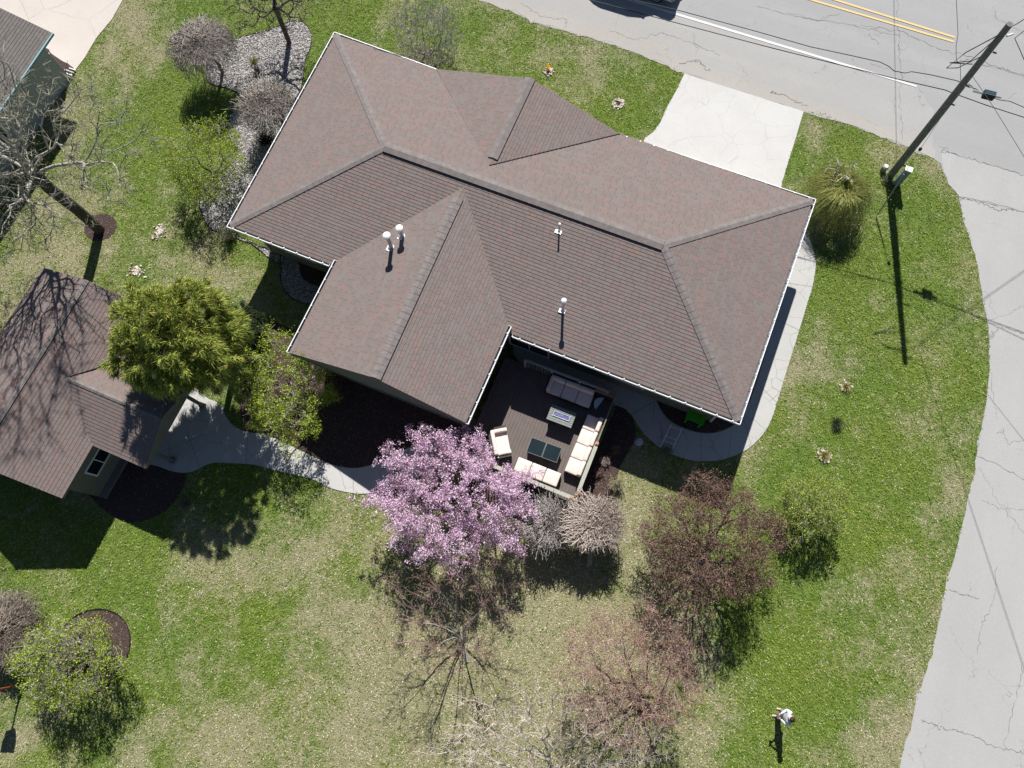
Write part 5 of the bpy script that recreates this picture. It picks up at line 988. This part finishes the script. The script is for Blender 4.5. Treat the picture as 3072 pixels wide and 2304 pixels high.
for k, (px, lab) in enumerate((((1845, 1350), 'rust dead plant clump right of the upper deck railing'), ((1795, 1420), 'rust dead plant clump beside the lower deck railing'), ((1815, 1385), 'rust dead plant clump halfway down the deck railing'))):
    shrub(lab, px, .35, .26, 130, TW_RED if k != 2 else TW_BEI, group='dead plants beside the deck railing', name='dead_plant', cat='dead plant', rt=.008)
shrub('ivy like plant around the foot of the utility pole', (2660, 545), .35, .25, 60, TW_GRY, L_TUFG, 500, group=None, name='ivy', cat='ivy')
def plant(label, px, r, mat, n, h, ring=0, ringr=.3, extra=None, nm='ornamental_plant'):
    b = Q(*px, 0); t = empty(nm, b, label, 'garden plant', 'stone ringed plants in the lawn')
    if n:
        an = rng.uniform(0, 2*PI, n); el = rng.uniform(.2, 1.3, n); d = np.stack([np.cos(an)*np.cos(el), np.sin(an)*np.cos(el), np.sin(el)], 1); s = b+np.stack([rng.normal(0, .05, n), rng.normal(0, .05, n), np.zeros(n)], 1); L = r*rng.uniform(.6, 1.1, (n, 1)); e = s+d*L*np.array([1, 1, h/r]); w_ = np.cross(d, (0, 0, 1)); w_ /= np.linalg.norm(w_, axis=1, keepdims=True)+1e-9; w_ *= .010
        V = np.stack([s-w_, s+w_, e], 1).reshape(-1, 3); np_mesh('leaves', V, np.arange(n*3).reshape(-1, 3), mat, t)
    if ring:
        a_ = rng.uniform(0, 2*PI, ring); rr_ = ringr*(rng.uniform(.5, 1.05, ring) if ring < 70 else np.abs(rng.normal(0, .55, ring)))*rng.uniform(.8, 1.15, ring); o = stones('stone_ring', np.stack([b[0]+np.cos(a_)*rr_, b[1]+np.sin(a_)*rr_, np.full(ring, .04)], 1), rng.uniform(.035, .07, ring), STONE_W, t)
    if extra: 
        q = b+np.array([0, .14, .14]); leaves(q+rng.normal(0, .05, (160, 3))*np.array([1, 1.6, 1.3]), .03, extra, 'flowers', t)
plant('ringed plant with orange yellow flowers north of the gable', (1645, 216), .18, L_TUFG, 60, .2, 46, .24, L_FLW)
plant('ring of pale stones around a bare clump near the driveway', (1855, 312), .12, L_TUFG, 30, .15, 60, .30)
plant('scatter of pale stones on the lawn left of the south west corner', (480, 697), .1, L_TUFG, 12, .1, 75, .34)
plant('scatter of pale stones on the lawn above the golden conifer', (412, 815), .1, L_TUFG, 12, .1, 80, .36)
plant('yellowish grass tuft with stones, topmost of the three on the east lawn', (2537, 1160), .34, L_TUFT, 220, .35, 34, .24)
plant('dark grey green tuft, middle of the three on the east lawn', (2508, 1272), .42, L_TUFG, 420, .45, 0)
plant('yellow green tuft with stones, lowest of the three on the east lawn', (2472, 1368), .36, L_TUFT, 260, .35, 40, .30)
# loose stones, chips, litter
def scatter_in(poly, dens, excl=()):
    P = np.array([p[:2] for p in poly]); lo, hi = P.min(0), P.max(0); n = int((hi-lo).prod()*dens); X = rng.uniform(lo[0], hi[0], n); Y = rng.uniform(lo[1], hi[1], n); k = inpoly(X, Y, P)
    for e in excl: k &= ~inpoly(X, Y, e)
    return X[k], Y[k]
X, Y = scatter_in(gravel_poly, 190); o = stones('loose_stones', np.stack([X, Y, np.full(len(X), .035)], 1), rng.uniform(.022, .048, len(X)), STONE_G); tag(o, 'pale and grey landscaping stones covering the bed by the west wall', 'stones', kind='stuff')
X, Y = scatter_in(ring_poly, 150, (ringin_poly,)); o = stones('loose_stones', np.stack([X, Y, np.full(len(X), .04)], 1), rng.uniform(.02, .04, len(X)), STONE_G); tag(o, 'grey stones of the shaded ring by the south eave', 'stones', kind='stuff')
XX, YY = [], []
for k, p in mbeds.items():
    x, y = scatter_in(p, 160 if k in ('circle', 'tree', 'corner', 'east', 'wing') else 60); XX.append(x); YY.append(y)
X, Y = np.concatenate(XX), np.concatenate(YY); o = leaves(np.stack([X, Y, np.full(len(X), .035)], 1), .035, MULCHC, 'mulch_chips', None, up=2.2, aspect=.35); tag(o, 'shredded reddish brown mulch chips', 'mulch', kind='stuff')
# ------------------------------------------------------------ standing person
def skin(name, joints, edges, mat, parent, sub=2):
    me = bpy.data.meshes.new(name); me.from_pydata([j[0] for j in joints], edges, []); o = bpy.data.objects.new(name, me); C.objects.link(o)
    sm = o.modifiers.new('skin', 'SKIN'); sm.use_smooth_shade = True; sm.branch_smoothing = .3
    for v, j in zip(me.skin_vertices[0].data, joints): r = j[1]; v.radius = (r, r) if np.isscalar(r) else r
    me.skin_vertices[0].data[0].use_root = True; ss = o.modifiers.new('sub', 'SUBSURF'); ss.levels = ss.render_levels = sub
    dg = bpy.context.evaluated_depsgraph_get(); nm = bpy.data.meshes.new_from_object(o.evaluated_get(dg)); o.modifiers.clear(); o.data = nm; nm.materials.clear(); nm.materials.append(mat); nm.polygons.foreach_set('use_smooth', [True]*len(nm.polygons))
    o.parent = parent; return o
SKINM = speck('skin', (.50, .30, .23), .05, 20, .6, 0); HOOD = speck('hoodie', (.66, .72, .76), .06, 12, .9); TROU = speck('trousers_grey', (.30, .29, .34), .1, 20, .9); SHOE = speck('shoe_pink', (.62, .45, .42), .1, 12, .7); HAIR = speck('hair_dark', (.02, .011, .009), .3, 40, .5)
pbs = Q(2332, 2138, 0)
per = empty('person', pbs, 'person in white hooded top and grey trousers standing on the lawn holding a small controller', 'person', rz=math.radians(172))
# local: facing +x, left = +y
J_ = {'pel': ((0, 0, .90), .12), 'sp': ((0, 0, 1.08), .12), 'ch': ((-.01, 0, 1.27), .135), 'nk': ((.01, 0, 1.42), .055), 'hd0': ((.02, 0, 1.50), .075), 'hd': ((.035, 0, 1.58), .092), 'hd2': ((.02, 0, 1.64), .07), 'nose': ((.125, 0, 1.55), .012),
 'lh': ((0, .09, .86), .085), 'lk': ((.06, .11, .48), .055), 'la': ((.04, .12, .09), .038), 'lt': ((.20, .13, .04), .032), 'rh': ((0, -.09, .86), .085), 'rk': ((-.02, -.11, .48), .055), 'ra': ((-.12, -.13, .09), .038), 'rt': ((.04, -.15, .04), .032),
 'ls': ((-.01, .18, 1.36), .06), 'le': ((.02, .26, 1.10), .042), 'lw': ((.24, .10, 1.12), .028), 'lp': ((.30, .07, 1.13), .030), 'rs': ((-.01, -.18, 1.36), .06), 're': ((.02, -.26, 1.10), .042), 'rw': ((.24, -.10, 1.12), .028), 'rp': ((.30, -.07, 1.13), .030)}
E_ = [('pel', 'sp'), ('sp', 'ch'), ('ch', 'nk'), ('nk', 'hd0'), ('hd0', 'hd'), ('hd', 'hd2'), ('hd', 'nose'), ('pel', 'lh'), ('lh', 'lk'), ('lk', 'la'), ('la', 'lt'), ('pel', 'rh'), ('rh', 'rk'), ('rk', 'ra'), ('ra', 'rt'), ('ch', 'ls'), ('ls', 'le'), ('le', 'lw'), ('lw', 'lp'), ('ch', 'rs'), ('rs', 're'), ('re', 'rw'), ('rw', 'rp')]
ks = list(J_); js = [J_[k] for k in ks]; es = [(ks.index(a), ks.index(b)) for a, b in E_]
for sd_, pk in ((1, 'lp'), (-1, 'rp')):      # five fingers closed on the controller
    bx_, by_, bz_ = J_[pk][0]
    for f_ in range(4):
        i = len(js); y0 = by_+sd_*(.022-.015*f_); ln = (.030, .034, .032, .026)[f_]
        js += [((bx_+.02, y0, bz_-.012+.004*f_), .009), ((bx_+.02+ln*.7, y0-sd_*.006, bz_-.022), .0085), ((bx_+.015+ln*.6, y0-sd_*.018, bz_-.040), .0075)]; es += [(ks.index(pk), i), (i, i+1), (i+1, i+2)]
    i = len(js); js += [((bx_+.005, by_-sd_*.030, bz_+.02), .011), ((bx_+.03, by_-sd_*.042, bz_+.028), .009)]; es += [(ks.index(pk), i), (i, i+1)]
skin('body', js, es, SKINM, per, 2)
def sub_(keys, scale, over={}): return [(over.get(k, J_[k][0]), J_[k][1]*scale if np.isscalar(J_[k][1]) else J_[k][1]) for k in keys]
k2 = ['pel', 'sp', 'ch', 'nk', 'ls', 'le', 'lw', 'rs', 're', 'rw']; e2 = [(0, 1), (1, 2), (2, 3), (2, 4), (4, 5), (5, 6), (2, 7), (7, 8), (8, 9)]
hj = sub_(k2, 1.28); hj[0] = ((0, 0, .86), .165); hj[3] = ((-.02, 0, 1.40), .085); hj[2] = ((-.015, 0, 1.26), .175); skin('hooded_top', hj, e2, HOOD, per)
hj = sub_(['pel', 'lh', 'lk', 'la', 'rh', 'rk', 'ra'], 1.35); hj[0] = ((0, 0, .90), .145); skin('trousers', hj, [(0, 1), (1, 2), (2, 3), (0, 4), (4, 5), (5, 6)], TROU, per)
for a_, t_ in (('la', 'lt'), ('ra', 'rt')):
    p0_, p1_ = np.array(J_[a_][0]), np.array(J_[t_][0]); skin('shoe', [(tuple(p0_*(1, 1, 0)+(-.03, 0, .05)), .045), (tuple((p0_+p1_)/2*(1, 1, 0)+(0, 0, .045)), .045), (tuple(p1_*(1, 1, 0)+(.02, 0, .04)), .038)], [(0, 1), (1, 2)], SHOE, per)
m = MB(); hc = np.array([.015, 0, 1.60])
R_ = []
for i, ph in enumerate(np.linspace(.02, 2.0, 9)):
    R_.append([hc+np.array([(-.015 if ph > 1.2 else 0)+.108*math.sin(ph)*math.cos(a_)*(0.78 if math.cos(a_) > .5 and ph > 1.15 else 1.0), .098*math.sin(ph)*math.sin(a_), .112*math.cos(ph)]) for a_ in np.linspace(0, 2*PI, 20, endpoint=False)])
for i in range(8):
    for j in range(20): m.poly([R_[i][j], R_[i+1][j], R_[i+1][(j+1) % 20], R_[i][(j+1) % 20]])
o = m.build('hair', HAIR, None, smooth=True); o.parent = per
for sy in (.045, -.045): 
    m = MB(); m.lathe((.112, sy*.8, 1.575), [(.001, -.01), (.010, 0), (.001, .01)], 8); o = m.build('eye', BLACK, None); o.parent = per
m = MB(); m.cbox((.125, 0, 1.515), .012, .045, .010); o = m.build('mouth', speck('lip', (.35, .13, .12), .05, 10), None); o.parent = per
for sy in (.098, -.098): m = MB(); m.cbox((.02, sy, 1.555), .03, .014, .05); o = m.build('ear', SKINM, None, bevel=.004); o.parent = per
ctl = MB(); cpw = Matrix.Rotation(math.radians(172), 3, 'Z') @ Vector((.335, 0, 1.125)); ctl.cbox((pbs[0]+cpw.x, pbs[1]+cpw.y, cpw.z-.02), .10, .19, .035, math.radians(172)); tag(ctl.build('remote_controller', speck('ctrl_grey', (.10, .10, .11), .1, 8, .5), None, bevel=.008), "small grey remote controller held in the person's hands", 'controller')
# ------------------------------------------------------------ grass blades and litter
shed_fp = [S(.15, .35, 0)[:2], S(.15, 7.8, 0)[:2], S(5.9, 7.8, 0)[:2], S(5.9, .35, 0)[:2]]; house_fp = [Ai[:2], Bi[:2], Ci[:2], Di[:2]]
wing_fp = [wwa[:2], wwb[:2], wtop2[:2], wtop[:2]]; deck_fp = [c_se[:2], c_ne[:2], (c_ne-dU*Wd)[:2], (c_se-dU*Wd)[:2]]
nb_fp = [Q2(213, 235), Q2(75, 430), Q2(-200, 820), Q2(-300, 100)]
excl = [main_poly, side_poly, drive_poly, ndrive_poly, epath_poly, spath_poly, gravel_poly, ring_poly, house_fp, wing_fp, shed_fp, deck_fp, nb_fp]+list(mbeds.values())
def masked(n, grow_=0):
    X = rng.uniform(-31, 29, n); Y = rng.uniform(-10, 33, n)
    rx_ = X-0; z_ = np.zeros(n); cam_p = np.stack([X, Y, np.full(n, -CAMH)], 1) @ M; uu = 1536+FPX*cam_p[:, 0]/-cam_p[:, 2]; vv_ = 1152-FPX*cam_p[:, 1]/-cam_p[:, 2]
    k = (uu > -220) & (uu < 3290) & (vv_ > -200) & (vv_ < 2560); X, Y = X[k], Y[k]; keep = np.ones(len(X), bool)
    for e in excl: keep &= ~inpoly(X, Y, e)
    return X[keep], Y[keep]
X, Y = masked(680000); n = len(X); dr = dryness(X, Y)
hf = 0
for _i in range(14):
    _a, _f, _p = rng.uniform(0, 6.28), math.exp(rng.uniform(math.log(5), math.log(22))), rng.uniform(0, 6.28); hf = hf+np.sin(_f*(math.cos(_a)*X+math.sin(_a)*Y)+_p+1.5*np.sin(_f*.4*(math.sin(_a)*X-math.cos(_a)*Y)+_p))
dr2 = np.clip(dr+rng.normal(0, .10, n)+hf*.058, 0, 1); isdry = rng.uniform(0, 1, n) < np.clip((dr2-.13)*1.12, 0.06, .80)
th = rng.uniform(0, 2*PI, n); ln = rng.uniform(.05, .13, n)*np.where(isdry, .8, 1); hh = rng.uniform(.02, .07, n)*np.where(isdry, .5, 1); d = np.stack([np.cos(th), np.sin(th)], 1); w_ = np.stack([-np.sin(th), np.cos(th)], 1)*rng.uniform(.006, .014, n)[:, None]
P = np.stack([X, Y], 1); z0 = np.full(n, .003)
v0 = np.column_stack([P-w_, z0]); v1 = np.column_stack([P+w_, z0]); v2 = np.column_stack([P+d*ln[:, None]*.55+w_*.8, hh]); v3 = np.column_stack([P+d*ln[:, None]*.55-w_*.8, hh]); v4 = np.column_stack([P+d*ln[:, None], hh*.8])
V = np.stack([v0, v1, v2, v3, v4], 1).reshape(-1, 3); i5 = np.arange(n)*5
r1 = rng.uniform(0, 1, (n, 1)); gcol = np.array([[.084, .136, .020]])*(1-r1)+np.array([[.270, .335, .074]])*r1; tcol = np.array([[.22, .195, .115]])*(1-r1)+np.array([[.60, .55, .40]])*r1; hue = np.clip(np.sin(X*.9+1.7*np.sin(Y*.5))*.5+np.sin(Y*1.3+2*np.sin(X*.4))*.5, -1, 1)[:, None]; gcol = gcol*(1+hue*np.array([[.22, .10, .0]]))
col = np.where(isdry[:, None], tcol, gcol); col = col*rng.uniform(.8, 1.2, (n, 1)); col = np.repeat(col, 5, axis=0)
gm = N('grass_blade'); at = gm.n('Attribute'); at.attribute_name = 'Col'; gm.color(at.outputs['Color']); gm.set(.7, 0, .2)
o = np_mesh('grass', V, [np.stack([i5, i5+1, i5+2, i5+3], 1), np.stack([i5+3, i5+2, i5+4], 1)], gm.m, col=col); tag(o, 'short green and straw coloured grass blades of the lawn', 'grass', kind='stuff')
X, Y = masked(9000); n = len(X); uv_ = np.stack([X, Y], 1); kp = (rng.uniform(0, 1, n) < np.where((Y < 3) & (X < -2), .9, .12)); o = leaves(np.stack([X[kp], Y[kp], np.full(kp.sum(), .05)], 1), .04, LITTER, 'leaf_litter', None, up=1.5, aspect=.4); tag(o, 'scattered dead leaves on the lawn', 'leaf litter', kind='stuff')
